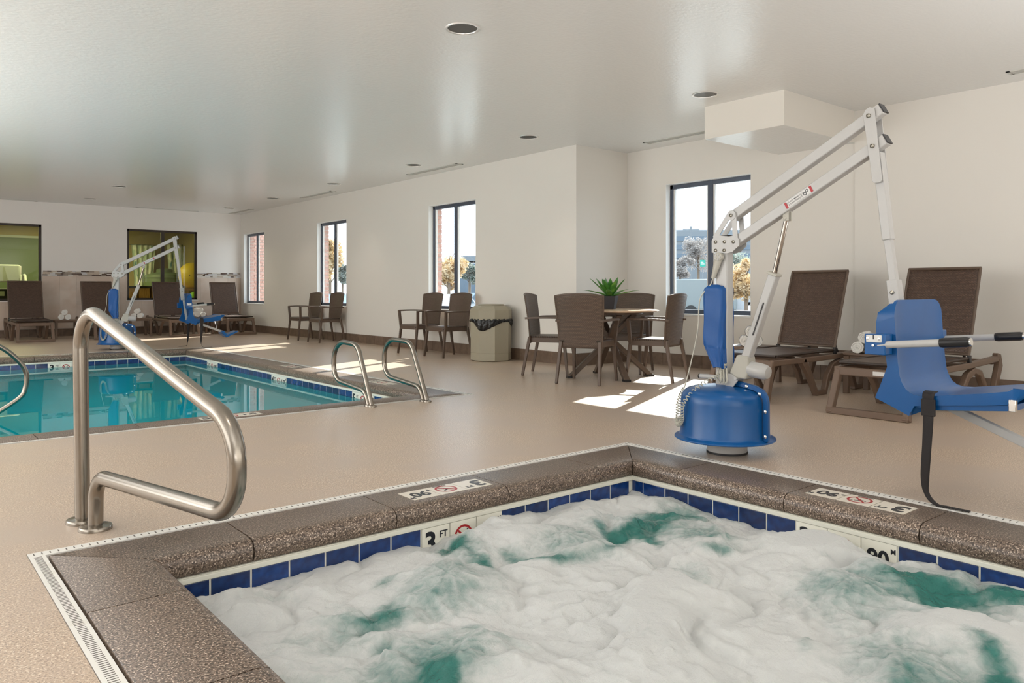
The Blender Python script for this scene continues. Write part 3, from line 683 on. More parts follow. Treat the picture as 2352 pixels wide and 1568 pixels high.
def vent(label, cx, cy, ln, along, wd=.125):
    root = thing('ceiling_vent', label, 'air vent', (cx, cy, CE), 0 if along == 'x' else PI/2, 'linear slot vents in the ceiling')
    b = MB(); n = 4; e = .02
    b.box((-ln/2, -wd/2, -.006), (ln/2, -wd/2+e, .004)); b.box((-ln/2, wd/2-e, -.006), (ln/2, wd/2, .004)); b.box((-ln/2, -wd/2, -.006), (-ln/2+.03, wd/2, .004)); b.box((ln/2-.03, -wd/2, -.006), (ln/2, wd/2, .004)); b.build('vent_frame', M['vent'], root, smooth=False)
    b = MB(); b.box((-ln/2+.02, -wd/2+.01, -.002), (ln/2-.02, wd/2-.01, .001)); b.build('vent_throat', M['dark'], root, smooth=False)
    s = (wd-2*e)/(n)
    for i in range(1, n): b = MB(); y = -wd/2+e+s*i; b.box((-ln/2+.02, y-.0045, -.006), (ln/2-.02, y+.0045, -.001)); b.build('slat', M['vent'], root, smooth=False)
vent('slot vent beside the soffit box above the dining table', 7.43, 5.52, 1.6, 'y')
vent('slot vent above the window by the trash bin', 6.55, 9.75, 1.36, 'y'); vent('slot vent above the middle window with two chairs', 6.55, 13.73, 1.32, 'y'); vent('slot vent by the far right ceiling corner', 6.56, 17.75, 1.25, 'y')
vent('slot vent above the double window on the far wall', 5.12, 18.37, 1.33, 'x', .09); vent('slot vent at the left end of the far wall', 1.92, 18.42, 1.33, 'x', .09); vent('slot vent at the upper right edge of the picture', 7.41, 1.65, 1.35, 'y')

# ------------------------------------------------------------ pool lift (local: x along the arm, y lateral, z up)
def pool_lift(label, loc, rz):
    root = thing('pool_lift', label, 'pool lift', loc, rz, 'pool access lifts')
    A = lambda u, v, w_: (u, w_, v)
    b = MB(); b.lathe([(.113, .008), (.115, .012), (.115, .16)], n=48); b.build('base_post', M['lift'], root)
    b = MB(); b.lathe([(.119, 0), (.119, .010), (.112, .012)], n=48); b.build('base_ring', M['black'], root)
    b = MB(); b.lathe([(.10, .088), (.288, .084), (.291, .088), (.288, .094), (.262, .104), (.256, .118), (.254, .30), (.250, .332), (.238, .356), (.216, .373), (.18, .384), (.12, .393), (.06, .40), (.05, .401)], c=(-.018, 0, 0), n=64)
    cov = b.build('base_cover', M['bluepl'], root)
    b = MB(); b.ribbon([(.26, .10), (.26, .31), (.254, .345), (.234, .376), (.19, .396), (.10, .410), (.03, .415)], .03, -.012, .012, A); b.build('cover_flange', M['bluepl'], cov, bevel=.003)
    for (u, v) in [(.258, .13), (.258, .27), (.222, .366), (.14, .402)]:
        q = MB(); q.lathe([(.0115, 0), (.0115, .003), (.008, .007), (.001, .0085)], n=16, T=Matrix.Translation((u, -.012, v)) @ Matrix.Rotation(PI/2, 4, 'X')); q.build('cover_bolt', M['chrome'], cov)
    b = MB(); b.box((-.056, -.04, .14), (.028, .022, 1.272)); mast = b.build('mast', M['lift'], root, bevel=.008)
    b = MB(); b.box((-.052, -.036, 1.272), (.024, .018, 1.279)); b.build('mast_cap', M['black'], mast)
    # head bracket: two side plates with open struts
    for yb in (-.048, .024):
        b = MB(); y0, y1 = yb, yb+.007
        b.prism([(-.074, 1.178), (-.074, 1.251), (-.05, 1.283), (.04, 1.268), (.085, 1.272), (.112, 1.25), (.112, 1.212), (.069, 1.178), (.03, 1.17)], y0, y1, A)
        b.ribbon([(-.055, 1.262), (.045, 1.392)], .032, y0+.0008, y1-.0008, A); b.ribbon([(.088, 1.245), (.075, 1.392)], .032, y0+.0014, y1-.0014, A)
        n = 20; b.prism([(.060+.030*math.cos(2*PI*j/n), 1.389+.030*math.sin(2*PI*j/n)) for j in range(n)], y0-.0006, y1+.0006, A)
        q = b.build('head_bracket', M['lift'], root)
        if yb < 0:
            for (u, v) in [(-.046, 1.240), (.015, 1.238), (-.046, 1.190), (.013, 1.188), (.076, 1.235), (.060, 1.389)]:
                c = MB(); c.lathe([(.010, 0), (.010, .005), (.006, .008), (.006, .003), (.001, .003)], n=14, T=Matrix.Translation((u, yb, v)) @ Matrix.Rotation(PI/2, 4, 'X')); c.build('bolt', M['bolt'], q)
    yc = -.012
    UL, LL, UR, LR = (.060, 1.389), (.072, 1.235), (.862, 1.826), (.881, 1.672)
    for nm, P, Q in (('upper_arm', UL, UR), ('lower_arm', LL, LR)):
        d = Vector((Q[0]-P[0], Q[1]-P[1])).normalized(); p = (P[0]-d.x*.01, yc, P[1]-d.y*.01); q = (Q[0]+d.x*.062, yc, Q[1]+d.y*.062)
        b = MB(); b.bar(p, q, .055, .056); arm = b.build(nm, M['lift'], root, bevel=.005)
        b = MB(); b.bar(q, (q[0]+d.x*.006, yc, q[2]+d.y*.006), .052, .052); b.build('end_cap', M['black'], arm)
        if nm == 'lower_arm':
            th = math.atan2(d.y, d.x); X_ = Vector((math.cos(th), 0, math.sin(th))); U_ = Vector((-math.sin(th), 0, math.cos(th)))
            T0 = Matrix.Translation((.478, yc-.0283, 1.455)) @ Matrix((X_, U_, X_.cross(U_))).transposed().to_4x4()
            b = MB(); b.box((-.088, -.0175, 0), (.088, .0175, .0004), M['sticker'], T0); b.box((-.088, -.0175, 0), (-.074, .0175, .0008), M['red'], T0); b.box((.074, -.0175, 0), (.088, .0175, .0008), M['red'], T0)
            b.text('DO NOT MANUALLY', .0112, T0 @ Matrix.Translation((-.022, .007, .001)), M['ink'], .0001, .0002); b.text('ROTATE THIS LIFT', .0112, T0 @ Matrix.Translation((-.022, -.007, .001)), M['ink'], .0001, .0002)
            for (cx, cz, r) in ((.041, -.003, .0095), (.057, .006, .008)):
                n = 16; vs = []
                for j in range(n):
                    a = 2*PI*j/n; ro = r*(1.25 if j % 2 else .95); vs += [(cx+ro*math.cos(a), cz+ro*math.sin(a), .001), (cx+r*.6*math.cos(a), cz+r*.6*math.sin(a), .001)]
                b.add(vs, [(2*j, 2*j+1, (2*j+3) % (2*n), (2*j+2) % (2*n)) for j in range(n)], M['ink'], T0)
            b.build('warning_decal', None, arm, smooth=False)
    for yb in (-.050, .020):
        b = MB(); b.prism([(.838, 1.80), (.832, 1.835), (.845, 1.858), (.866, 1.868), (.890, 1.858), (.903, 1.738), (.928, 1.496), (.918, 1.486), (.890, 1.486), (.880, 1.496), (.867, 1.596)], yb, yb+.006, A)
        q = b.build('hanger_plate', M['lift'], root, bevel=.002)
        if yb < 0:
            for (u, v) in (UR, LR):
                c = MB(); c.lathe([(.011, 0), (.011, .006), (.007, .009), (.007, .003), (.001, .003)], n=14, T=Matrix.Translation((u, yb, v)) @ Matrix.Rotation(PI/2, 4, 'X')); c.build('bolt', M['bolt'], q)
    b = MB(); b.bar((.893, yc, 1.64), (.943, yc, 1.203), .05, .044); b.build('hanger_tube', M['lift'], root, bevel=.004)
    b = MB(); b.bar((.938, yc, 1.24), (.973, yc, .98), .036, .036); b.build('inner_tube', M['lift'], root, bevel=.004)
    b = MB(); b.bar((.969, yc, 1.005), (.992, yc, .80), .060, .052); hb = b.build('seat_bracket', M['lift'], root, bevel=.004)
    b = MB(); b.bar((1.00, yc+.01, .86), (1.055, yc+.01, .46), .05, .03); b.bar((1.035, yc+.01, .475), (1.30, yc+.01, .40), .05, .02); b.build('seat_frame', M['lift'], root, bevel=.004)
    c = MB(); c.lathe([(.010, 0), (.010, .005), (.005, .009), (.001, .009)], n=14, T=Matrix.Translation((.974, yc-.030, .943)) @ Matrix.Rotation(PI/2, 4, 'X')); c.build('bolt', M['bolt'], hb)
    # actuator
    b = MB(); b.bar((.118, yc, .50), (.318, yc, 1.045), .050, .052); act = b.build('actuator_tube', M['lift'], root, bevel=.006)
    b = MB(); b.bar((.314, yc, 1.038), (.319, yc, 1.052), .062, .062); b.build('collar', M['liftgrey'], act, bevel=.003)
    b = MB(); b.bar((.197, yc-.028, .70), (.266, yc-.028, .885), .006, .004, up=(0, 1, 0)); b.build('slot', M['black'], act, smooth=False)
    b = MB(); b.tube([(.318, yc, 1.05), (.392, yc, 1.352)], .0135, 18); b.build('piston_rod', M['rod'], act)
    b = MB(); b.box((.377, yc-.018, 1.335), (.412, yc-.008, 1.400)); b.box((.377, yc+.008, 1.335), (.412, yc+.018, 1.400)); b.tube([(.392, yc-.022, 1.350), (.392, yc+.022, 1.350)], .009, 12); b.build('clevis', M['liftgrey'], act, bevel=.002)
    b = MB(); b.prism([(.050, .475), (.098, .583), (.172, .578), (.180, .50), (.158, .445), (.10, .448)], yc-.040, yc+.040, A); q = b.build('motor_housing', M['liftgrey'], root, bevel=.010, segs=3)
    T_ = Matrix.Translation((.165, yc, .505)) @ Matrix.Rotation(math.radians(97), 4, 'Y'); b = MB(); b.lathe([(.044, 0), (.045, .06), (.043, .095), (.034, .115), (.001, .12)], n=28, T=T_); b.build('motor', M['lift'], q)
    b = MB(); b.prism([(.02, .36), (.02, .47), (.06, .47), (.108, .455), (.10, .43), (.05, .37)], yc-.034, yc-.026, A); b.prism([(.02, .36), (.02, .47), (.06, .47), (.108, .455), (.10, .43), (.05, .37)], yc+.026, yc+.034, A); b.tube([(.096, yc-.05, .446), (.096, yc+.05, .446)], .010, 12); b.build('pivot_bracket', M['lift'], root, bevel=.002)
    b = MB(); b.tube([(-.172, -.03, .437), (-.05, -.03, .440)], .0135, 16); hd = b.build('parking_handle', M['lift'], root)
    b = MB(); b.lathe([(.0145, 0), (.0145, .006), (.009, .007)], n=16, T=Matrix.Translation((-.171, -.03, .437)) @ Matrix.Rotation(-PI/2, 4, 'Y')); b.build('handle_cap', M['black'], hd)
    # blue padded battery / mast cover, a soft sack tapering at the bottom
    def sack(u, v):
        t = v; z = .985-.485*t; a0, a1, b0, b1 = -.124, .020, -.076, .052
        if t > .72: k = (t-.72)/.28; a0 += .075*k
        if t < .04: k = 1-t/.04; a0 += .02*k; a1 -= .02*k; b0 += .02*k; b1 -= .02*k
        cx, cy, hx, hy = (a0+a1)/2, (b0+b1)/2, (a1-a0)/2, (b1-b0)/2; an = 2*PI*u; c, s_ = math.cos(an), math.sin(an); e = .32
        x = cx+hx*math.copysign(abs(c)**e, c); y = cy+hy*math.copysign(abs(s_)**e, s_)
        wv = .0012*math.sin(7*an+9*t)*min(1, t*3)+.0012*math.sin(3*an-17*t)+(.003*math.sin(14*an+3*t) if t > .75 else 0); return (x+wv*c, y+wv*s_, z+.004*math.sin(3*an))
    b = MB(); b.grid(sack, 96, 60, uv=False)
    n0 = len(b.v); b.add([(-.05, -.012, .984)], [], None); b.f += [[i, i+1, n0] for i in range(96)]; b.m += [0]*96
    b.build('padded_cover', M['vinyl'], root, angle=60)
    # hand control with coiled cord
    b = MB(); b.grid(lambda u, v: (-.018-.040*v+.030*(1-.55*v)*math.cos(2*PI*u), -.055+.013*math.sin(2*PI*u), 1.150-.125*v+.0*u), 24, 8, uv=False)
    hc = b.build('hand_control', M['liftgrey'], root)
    n = 24; b = MB(); b.prism([(-.018+.030*math.cos(2*PI*j/n), 1.150+.026*math.sin(2*PI*j/n)) for j in range(n)], -.070, -.042, A); b.build('control_head', M['liftgrey'], hc, bevel=.005, segs=3)
    for j in range(5): a = 2*PI*j/5; q = MB(); q.lathe([(.0065, 0), (.0065, .002), (.001, .003)], n=12, T=Matrix.Translation((-.018+.016*math.cos(a), -.0702, 1.150+.015*math.sin(a))) @ Matrix.Rotation(PI/2, 4, 'X')); q.build('button', M['lift'], hc)
    b = MB(); P = smooth_path([(-.058, -.055, 1.03), (-.075, -.062, .985), (-.135, -.078, .90), (-.150, -.08, .72), (-.185, -.085, .56), (-.215, -.10, .42), (-.205, -.14, .37)], 8); b.tube(P, .0038, 8)
    C = smooth_path([(-.205, -.14, .37), (-.215, -.18, .29), (-.205, -.20, .20), (-.175, -.235, .165), (-.14, -.245, .20), (-.115, -.262, .30), (-.06, -.17, .405), (-.01, -.06, .46), (.02, -.05, .53)], 40); Hx = []
    for i, p in enumerate(C):
        t = (C[min(i+1, len(C)-1)]-C[max(i-1, 0)]).normalized(); u = t.cross(Vector((.3, .9, .1))).normalized(); v = t.cross(u); an = i*2*PI/6.4; Hx.append(p+(u*math.cos(an)+v*math.sin(an))*.0115)
    b.tube(Hx, .0032, 6)
    for k in range(3): b.tube(smooth_path([(-.01+.02*k, -.05, .50), (.01+.02*k, -.075, .44), (.0+.02*k, -.07, .415), (-.03+.02*k, -.06, .45), (-.02+.01*k, -.05, .50)], 6), .004, 6)
    b.build('control_cord', M['cord'], root)
    # moulded seat
    I = [(1.078, .909), (1.078, .831), (1.083, .76), (1.088, .688), (1.094, .62), (1.101, .562), (1.112, .53), (1.128, .503), (1.150, .486), (1.180, .478), (1.231, .481), (1.33, .497), (1.445, .515), (1.54, .533), (1.60, .545), (1.625, .548)]
    O = [(1.045, .909), (1.000, .850), (.994, .80), (.994, .751), (1.012, .70), (1.038, .654), (1.045, .598), (1.015, .515), (.989, .45), (1.065, .417), (1.142, .383), (1.166, .430), (1.30, .447), (1.45, .464), (1.56, .482), (1.620, .522)]
    TH = []
    for i, p in enumerate(I):
        a_ = Vector(I[max(i-1, 0)]); c_ = Vector(I[min(i+1, len(I)-1)]); d = (c_-a_).normalized(); TH.append((p[0]-(-d.y)*-.016*-1, p[1]-d.x*.016) if False else (p[0]+d.y*.016, p[1]-d.x*.016))
    BL, BR = -.254, .276; secs = [0, .004, .012, .026, .028, .05, .075, .11, .17, .265]; bs = [(BL+e, e) for e in secs]+[(BR-e, e) for e in secs[::-1][1:]]
    vs = []; n = len(I); r = .075
    for (bb, e) in bs:
        drop = r-math.sqrt(max(0, r*r-(r-e)**2)) if e < r else 0
        ed = .003 if e < .003 else 0; dish = .012*(1-math.exp(-e/.05))
        thin = e > .027
        ring = []
        for k in range(n):
            p = I[k]; q = TH[k] if thin else O[k]; nx = TH[k][0]-I[k][0]; nz_ = TH[k][1]-I[k][1]
            ip = (p[0]+nx/.016*dish*.6, p[1]+nz_/.016*dish*.6); oq = (q[0]+(nx/.016*dish*.6 if thin else 0), q[1]+(nz_/.016*dish*.6 if thin else 0)); ring.append((ip, oq))
        pts = [x[0] for x in ring]+[x[1] for x in ring[::-1]]
        for (u, v) in pts: vs.append((min(u, 1.625-drop*.9), bb, min(v, .909-drop)))
    m_ = 2*n; fs = []
    for s_ in range(len(bs)-1):
        for k in range(m_): fs.append((s_*m_+k, s_*m_+(k+1) % m_, (s_+1)*m_+(k+1) % m_, (s_+1)*m_+k))
    fs += [tuple(range(m_))[::-1], tuple((len(bs)-1)*m_+k for k in range(m_))]
    b = MB(); b.add(vs, fs); seat = b.build('seat', M['bluepl'], root, angle=38)
    b = MB(); b.prism([(1.165, .424), (1.24, .418), (1.56, .452), (1.558, .478), (1.20, .44)], BL+.012, BR-.012, A); b.build('under_plate', M['bluepl'], seat, bevel=.002)
    b = MB(); b.box((1.545, BL-.016, .452), (1.572, BL+.01, .502)); b.build('clip', M['chrome'], seat, bevel=.003)
    for sgn, bw in ((-1, BL), (1, BR)):
        y0, y1 = sorted((bw+sgn*.004, bw+sgn*.078)); yo = y0 if sgn < 0 else y1
        b = MB(); b.box((.975, y0, .657), (1.072, y1, .752)); ar = b.build('arm_bracket', M['bluepl'], root, bevel=.004)
        b = MB(); b.box((.985, yo-.004, .714), (1.056, yo+.004, .748)); b.build('latch_plate', M['sticker'], ar, bevel=.003)
        b = MB(); b.box((1.017, yo-.0045, .728), (1.022, yo+.0045, .749)); b.build('latch_slot', M['ink'], ar, smooth=False)
        for (u, v) in ((.993, .732), (1.046, .731), (1.018, .700)): q = MB(); q.lathe([(.006, 0), (.006, .002), (.001, .003)], n=12, T=Matrix.Translation((u, yo+sgn*.004, v)) @ Matrix.Rotation(-sgn*PI/2, 4, 'X')); q.build('screw', M['chrome'], ar)
        ya = bw+sgn*.062; b = MB(); b.tube([(1.035, ya, .700), (1.075, ya, .706), (1.31, ya, .726)], .0165, 18); rest = b.build('armrest', M['lift'], root)
        b = MB(); b.tube([(1.300, ya, .7255), (1.312, ya, .7265), (1.405, ya, .7345), (1.418, ya, .7355)], [.0195, .0215, .0215, .018], 18); b.build('grip', M['black'], rest)
        b = MB(); b.tube([(1.416, ya, .735), (1.424, ya, .736)], .0165, 16); b.build('grip_cap', M['chrome'], rest)
    # foot pole and rest
    b = MB(); b.bar((1.12, yc, .452), (1.66, yc, .235), .038, .036); q = b.build('foot_pole', M['lift'], root, bevel=.003)
    b = MB(); b.prism([(1.60, .265), (1.63, .272), (1.69, .200), (1.86, .262), (1.875, .245), (1.68, .150), (1.60, .225)], yc-.12, yc+.12, A); b.build('footrest', M['bluepl'], root, bevel=.006)
    # lap belt hanging to the floor
    def strap(path, ang, wd):
        P = smooth_path(path, 8); n = len(P)-1
        def f(u, v):
            x = v*n; i = int(min(x, n-1)); k = x-i; p = P[i].lerp(P[i+1], k); t = (P[i+1]-P[i]).normalized()
            a = ang[0]+(ang[1]-ang[0])*min(1, max(0, (v-.45)/.2)); side = Vector((math.cos(a), math.sin(a), 0)); side = (side-t*side.dot(t)).normalized(); ww = wd[0]+(wd[1]-wd[0])*v; return tuple(p+side*(u-.5)*ww)
        return f
    b = MB(); b.grid(strap([(1.232, BL+.02, .503), (1.232, BL-.012, .492), (1.232, BL-.016, .455), (1.233, BL-.018, .38), (1.228, BL-.020, .26), (1.221, BL-.022, .12), (1.228, BL-.018, .05), (1.262, BL-.012, .010), (1.31, BL-.012, .0075), (1.40, BL-.014, .0075)], (0, 1.35), (.054, .020)), 4, 72, uv=False); b.build('lap_belt', M['strap'], root, solid=.0035)
    b = MB(); b.box((1.203, BL-.022, .395), (1.262, BL-.010, .470)); b.build('belt_keeper', M['strap'], root, bevel=.003)
    b = MB(); b.grid(strap([(1.16, BR-.02, .500), (1.16, BR+.012, .49), (1.16, BR+.016, .44), (1.15, BR+.02, .3), (1.14, BR+.015, .12), (1.12, BR, .02), (1.06, BR-.02, .008), (.98, BR-.03, .0075)], (0, 1.3), (.05, .04)), 4, 56, uv=False); b.build('lap_belt', M['strap'], root, solid=.0035)
    return root
lift0 = pool_lift('large white and blue pool lift beside the bubbling spa, seat swung to the right', (3.874, 2.676, 0), -PI/2)
lift1 = dup(lift0, 'small distant pool lift at the far pool edge in front of the brown loungers', (3.08, 13.85, 0), -math.radians(111-90))
for ch in lift1.children:   # this seat has swivelled on its hanger
    if ch.name.split('.')[0] in ('seat', 'seat_bracket', 'seat_frame', 'arm_bracket', 'armrest', 'foot_pole', 'footrest', 'lap_belt', 'belt_keeper'):
        a_ = math.radians(17); px_, py_ = .985, -.012
        ch.location = (px_-px_*math.cos(a_)+py_*math.sin(a_), py_-px_*math.sin(a_)-py_*math.cos(a_), 0); ch.rotation_euler = (0, 0, a_)
bpy.data.objects.remove([c for c in lift0.children if c.name.startswith('lap_belt')][-1])   # only the near strap hangs down from the large lift

# ------------------------------------------------------------ rails
def fillet(C, n=12):
    # C: (s, z, radius); straight runs joined by true arcs
    out = [(C[0][0], C[0][1])]
    for i in range(1, len(C)-1):
        p = Vector(C[i][:2]); a_ = (Vector(C[i-1][:2])-p).normalized(); b_ = (Vector(C[i+1][:2])-p).normalized(); r = C[i][2]
        half = a_.angle(b_)/2; tl = r/math.tan(half); c_ = p+(a_+b_).normalized()*(r/math.sin(half)); p0 = p+a_*tl; p1 = p+b_*tl
        t0 = math.atan2(p0.y-c_.y, p0.x-c_.x); dt = math.atan2(p1.y-c_.y, p1.x-c_.x)-t0; dt = (dt+PI) % (2*PI)-PI
        out += [(c_.x+r*math.cos(t0+dt*k/n), c_.y+r*math.sin(t0+dt*k/n)) for k in range(n+1)]
    return out+[(C[-1][0], C[-1][1])]
def rail(label, base, az, prof, r, flanges, nseg=7, arcs=False, name='handrail', group='stainless steel rails', fr=.052):
    root = thing(name, label, 'handrail', base, 0, group); d = Vector((math.sin(math.radians(az)), math.cos(math.radians(az)), 0))
    P = [tuple(d*s_+Vector((0, 0, z))) for s_, z in (fillet(prof) if arcs else prof)]; P = P if arcs else smooth_path(P, nseg); b = MB(); b.tube(P, r, 24); b.build('rail_tube', M['steel'], root, angle=60)
    for s_ in flanges: b = MB(); b.lathe([(fr, .0), (fr, .010), (fr-.004, .016), (r+.004, .018), (r+.002, .019)], c=tuple(d*s_), n=36); b.build('flange', M['steel'], root)
    return root
rail('thick curved stainless handrail bending over the near corner of the spa', (.667, 3.52, 0), 172, [(-.040, 0, 0), (-.072, .904, .142), (1.236, .543, .158), (1.226, .272, .132), (.106, .214, .105), (.100, 0, 0)], .0285, (-.040, .100), arcs=True, fr=.062)
gp = [(-.035, 0, 0), (-.090, .122, .10), (-.590, .182, .135), (-.582, .520, .165), (-.205, .500, .13), (.012, 0, 0)]
rail('left of the two looped grab rails on the near pool edge', (3.14, 5.585, 0), 176, gp, .0205, (-.035, .012), arcs=True, name='grab_rail', fr=.036)
rail('right of the two looped grab rails on the near pool edge', (3.645, 5.535, 0), 176, [(p[0]*1.08, p[1], p[2]) for p in gp], .0205, (-.038, .013), arcs=True, name='grab_rail', fr=.036)
rail('step rail curving into the pool at the left edge of the picture', (.02, 8.0, 0), 90, [(0, 0), (.0, .4), (.03, .70), (.12, .80), (.25, .80), (.45, .70), (.66, .58), (.84, .455), (.92, .385), (.995, .29), (1.024, .20), (1.015, .09), (.975, .01), (.82, -.10), (.60, -.24), (.5, -.36), (.47, -.6)], .021, (0,), fr=.045)

# ------------------------------------------------------------ armchairs (local: x forward, origin under the seat centre)
def make_chair():
    t = thing('armchair', '', 'chair', group='brown woven resin armchairs')
    def back(u, v):
        y = (u-.5)*(.46+.07*v); z = .365+.535*v+.022*(1-(2*u-1)**2)*v; x = -.205-.085*v**1.4+.05*(2*u-1)**2*(.35+.65*v); return (x, y, z)
    b = MB(); b.grid(back, 20, 22); bk = b.build('backrest', M['chairweave'], t, solid=.014, angle=80)
    for o_ in (0, 1):
        pass
    b = MB(); rim = [back(0, v/10) for v in range(11)]+[back(u/12, 1) for u in range(1, 12)]+[back(1, 1-v/10) for v in range(11)]; b.tube(rim, .0095, 8); b.build('back_rim', M['chair'], bk)
    b = MB(); b.grid(lambda u, v: (-.205+.43*v, (u-.5)*(.43+.05*v-.03*max(0, v-.85)/.15), .438-.012*math.sin(PI*v)*math.sin(PI*u)-(.03*((v-.85)/.15)**2 if v > .85 else 0)), 14, 16); b.build('seat', M['chairweave'], t, solid=.016, angle=80)
    b = MB(); P = [(-.205, -.205), (.19, -.228), (.222, -.19), (.232, 0), (.222, .19), (.19, .228), (-.205, .205)]
    b.ribbon([(p[0], p[1]) for p in P], .018, .375, .43, lambda u, v, w_: (u, v, w_)); b.build('seat_apron', M['chair'], t, bevel=.003)
    for s_ in (-1, 1):
        b = MB(); P = smooth_path([(-.235, s_*.235, .645), (-.12, s_*.262, .652), (.06, s_*.275, .655), (.18, s_*.268, .652), (.215, s_*.262, .648)], 4)
        for i in range(len(P)-1): b.bar(P[i], P[i+1]+(P[i+1]-P[i])*.05, .048, .022)
        b.bar((.212, s_*.262, .655), (.195, s_*.236, .40), .030, .038, up=(1, 0, 0)); b.build('armrest', M['chair'], t, bevel=.004)
        b = MB(); b.bar((.198, s_*.222, .43), (.245, s_*.242, 0), .036, .036, up=(1, 0, 0), w2=.026, h2=.028); b.build('leg', M['chair'], t, bevel=.004)
        b = MB(); b.bar((-.195, s_*.212, .43), (-.275, s_*.232, 0), .036, .036, up=(1, 0, 0), w2=.026, h2=.028); b.build('leg', M['chair'], t, bevel=.004)
    return t
az = lambda dx, dy: math.atan2(dy, dx)
CH = [('armchair at the dining table showing its broad back to the camera', (5.74, 5.68), az(.91, .41)), ('leftmost armchair at the dining table with sky-lit blue sheen', (5.97, 6.49), az(.55, -.80)),
      ('right armchair at the dining table by the pool lift with a sunlit seat', (6.47, 5.36), az(-.30, .95)), ('armchair behind the dining table half hidden by the potted plant', (6.85, 6.12), az(-.90, -.38)),
      ('right armchair of the pair standing next to the trash bin', (6.42, 9.19), PI), ('left armchair of the pair near the trash bin', (6.42, 9.92), PI),
      ('right armchair of the pair under the middle window', (6.50, 13.27), PI), ('left armchair of the pair under the middle window', (6.50, 14.18), PI)]
c0 = None
for lb, (x, y), a in CH:
    if c0 is None: c0 = make_chair(); c0['label'] = lb; c0.location = (x, y, 0); c0.rotation_euler = (0, 0, a)
    else: dup(c0, lb, (x, y, 0), a)

# dining table
t = thing('dining_table', 'round wood-topped dining table on crossed brown legs', 'table', (6.26, 5.84, 0))
b = MB(); b.lathe([(.30, .722), (.50, .722), (.528, .728), (.535, .736), (.530, .744), (.515, .747), (.001, .747)], n=64); b.build('tabletop', M['tabletop'], t)
b = MB(); b.lathe([(.32, .698), (.36, .698), (.36, .722), (.32, .722)], n=40); b.build('top_ring', M['chair'], t)
for k, (fx, fy) in enumerate([(5.85, 6.06), (6.07, 5.42), (6.45, 6.23), (6.69, 5.62)]):
    d = Vector((fx-6.26, fy-5.84, 0)); p = (d.x, d.y, 0); q = (-d.x*.62, -d.y*.62, .70); b = MB(); b.bar(p, q, .062, .05, up=(0, 0, 1)); b.build('leg', M['chair'], t, bevel=.005)
    b = MB(); b.bar((d.x*1.06, d.y*1.06, .012), (d.x*.9, d.y*.9, .012), .07, .024); b.build('foot', M['black'], t)
b = MB(); b.lathe([(.05, .40), (.05, .44)], n=24); b.build('hub', M['chair'], t)

# potted plant
pl_ = thing('potted_plant', 'green agave-like plant in a square charcoal pot on the dining table', 'plant', (6.40, 5.97, .747), .5)
b = MB(); z0, z1 = 0, .148; r0, r1 = .054, .080
b.add([(-r0, -r0, z0), (r0, -r0, z0), (r0, r0, z0), (-r0, r0, z0), (-r1, -r1, z1), (r1, -r1, z1), (r1, r1, z1), (-r1, r1, z1), (-r1+.008, -r1+.008, z1), (r1-.008, -r1+.008, z1), (r1-.008, r1-.008, z1), (-r1+.008, r1-.008, z1), (-r1+.012, -r1+.012, z1-.02), (r1-.012, -r1+.012, z1-.02), (r1-.012, r1-.012, z1-.02), (-r1+.012, r1-.012, z1-.02)],
      [(3, 2, 1, 0), (0, 1, 5, 4), (1, 2, 6, 5), (2, 3, 7, 6), (3, 0, 4, 7), (4, 5, 9, 8), (5, 6, 10, 9), (6, 7, 11, 10), (7, 4, 8, 11), (8, 9, 13, 12), (9, 10, 14, 13), (10, 11, 15, 14), (11, 8, 12, 15), (12, 13, 14, 15)]); b.build('pot', M['pot'], pl_, bevel=.003)
for k in range(26):
    ring = 0 if k < 9 else (1 if k < 18 else 2); a = k*2.399; L_ = (.34, .30, .235)[ring]*rnd.uniform(.88, 1.1); el = math.radians((22, 48, 74)[ring]+rnd.uniform(-6, 6)); wd = .044
    d = Vector((math.cos(a), math.sin(a), 0)); sd_ = Vector((-math.sin(a), math.cos(a), 0))
    def leaf(u, v):
        s_ = v; w_ = wd*math.sin(PI*min(1, .16+.84*v))**.8*(1 if v < .97 else .2); droop = .045*s_*s_*(1 if ring == 0 else .3); x = L_*s_*math.cos(el); z = .13+L_*s_*math.sin(el)-droop+abs(u-.5)*.35*w_
        return tuple(d*(.012+x)+sd_*(u-.5)*w_*1.5+Vector((0, 0, z)))
    b = MB(); b.grid(leaf, 4, 10, uv=False); b.build('leaf', M['leaf'], pl_, solid=.0016, angle=80)

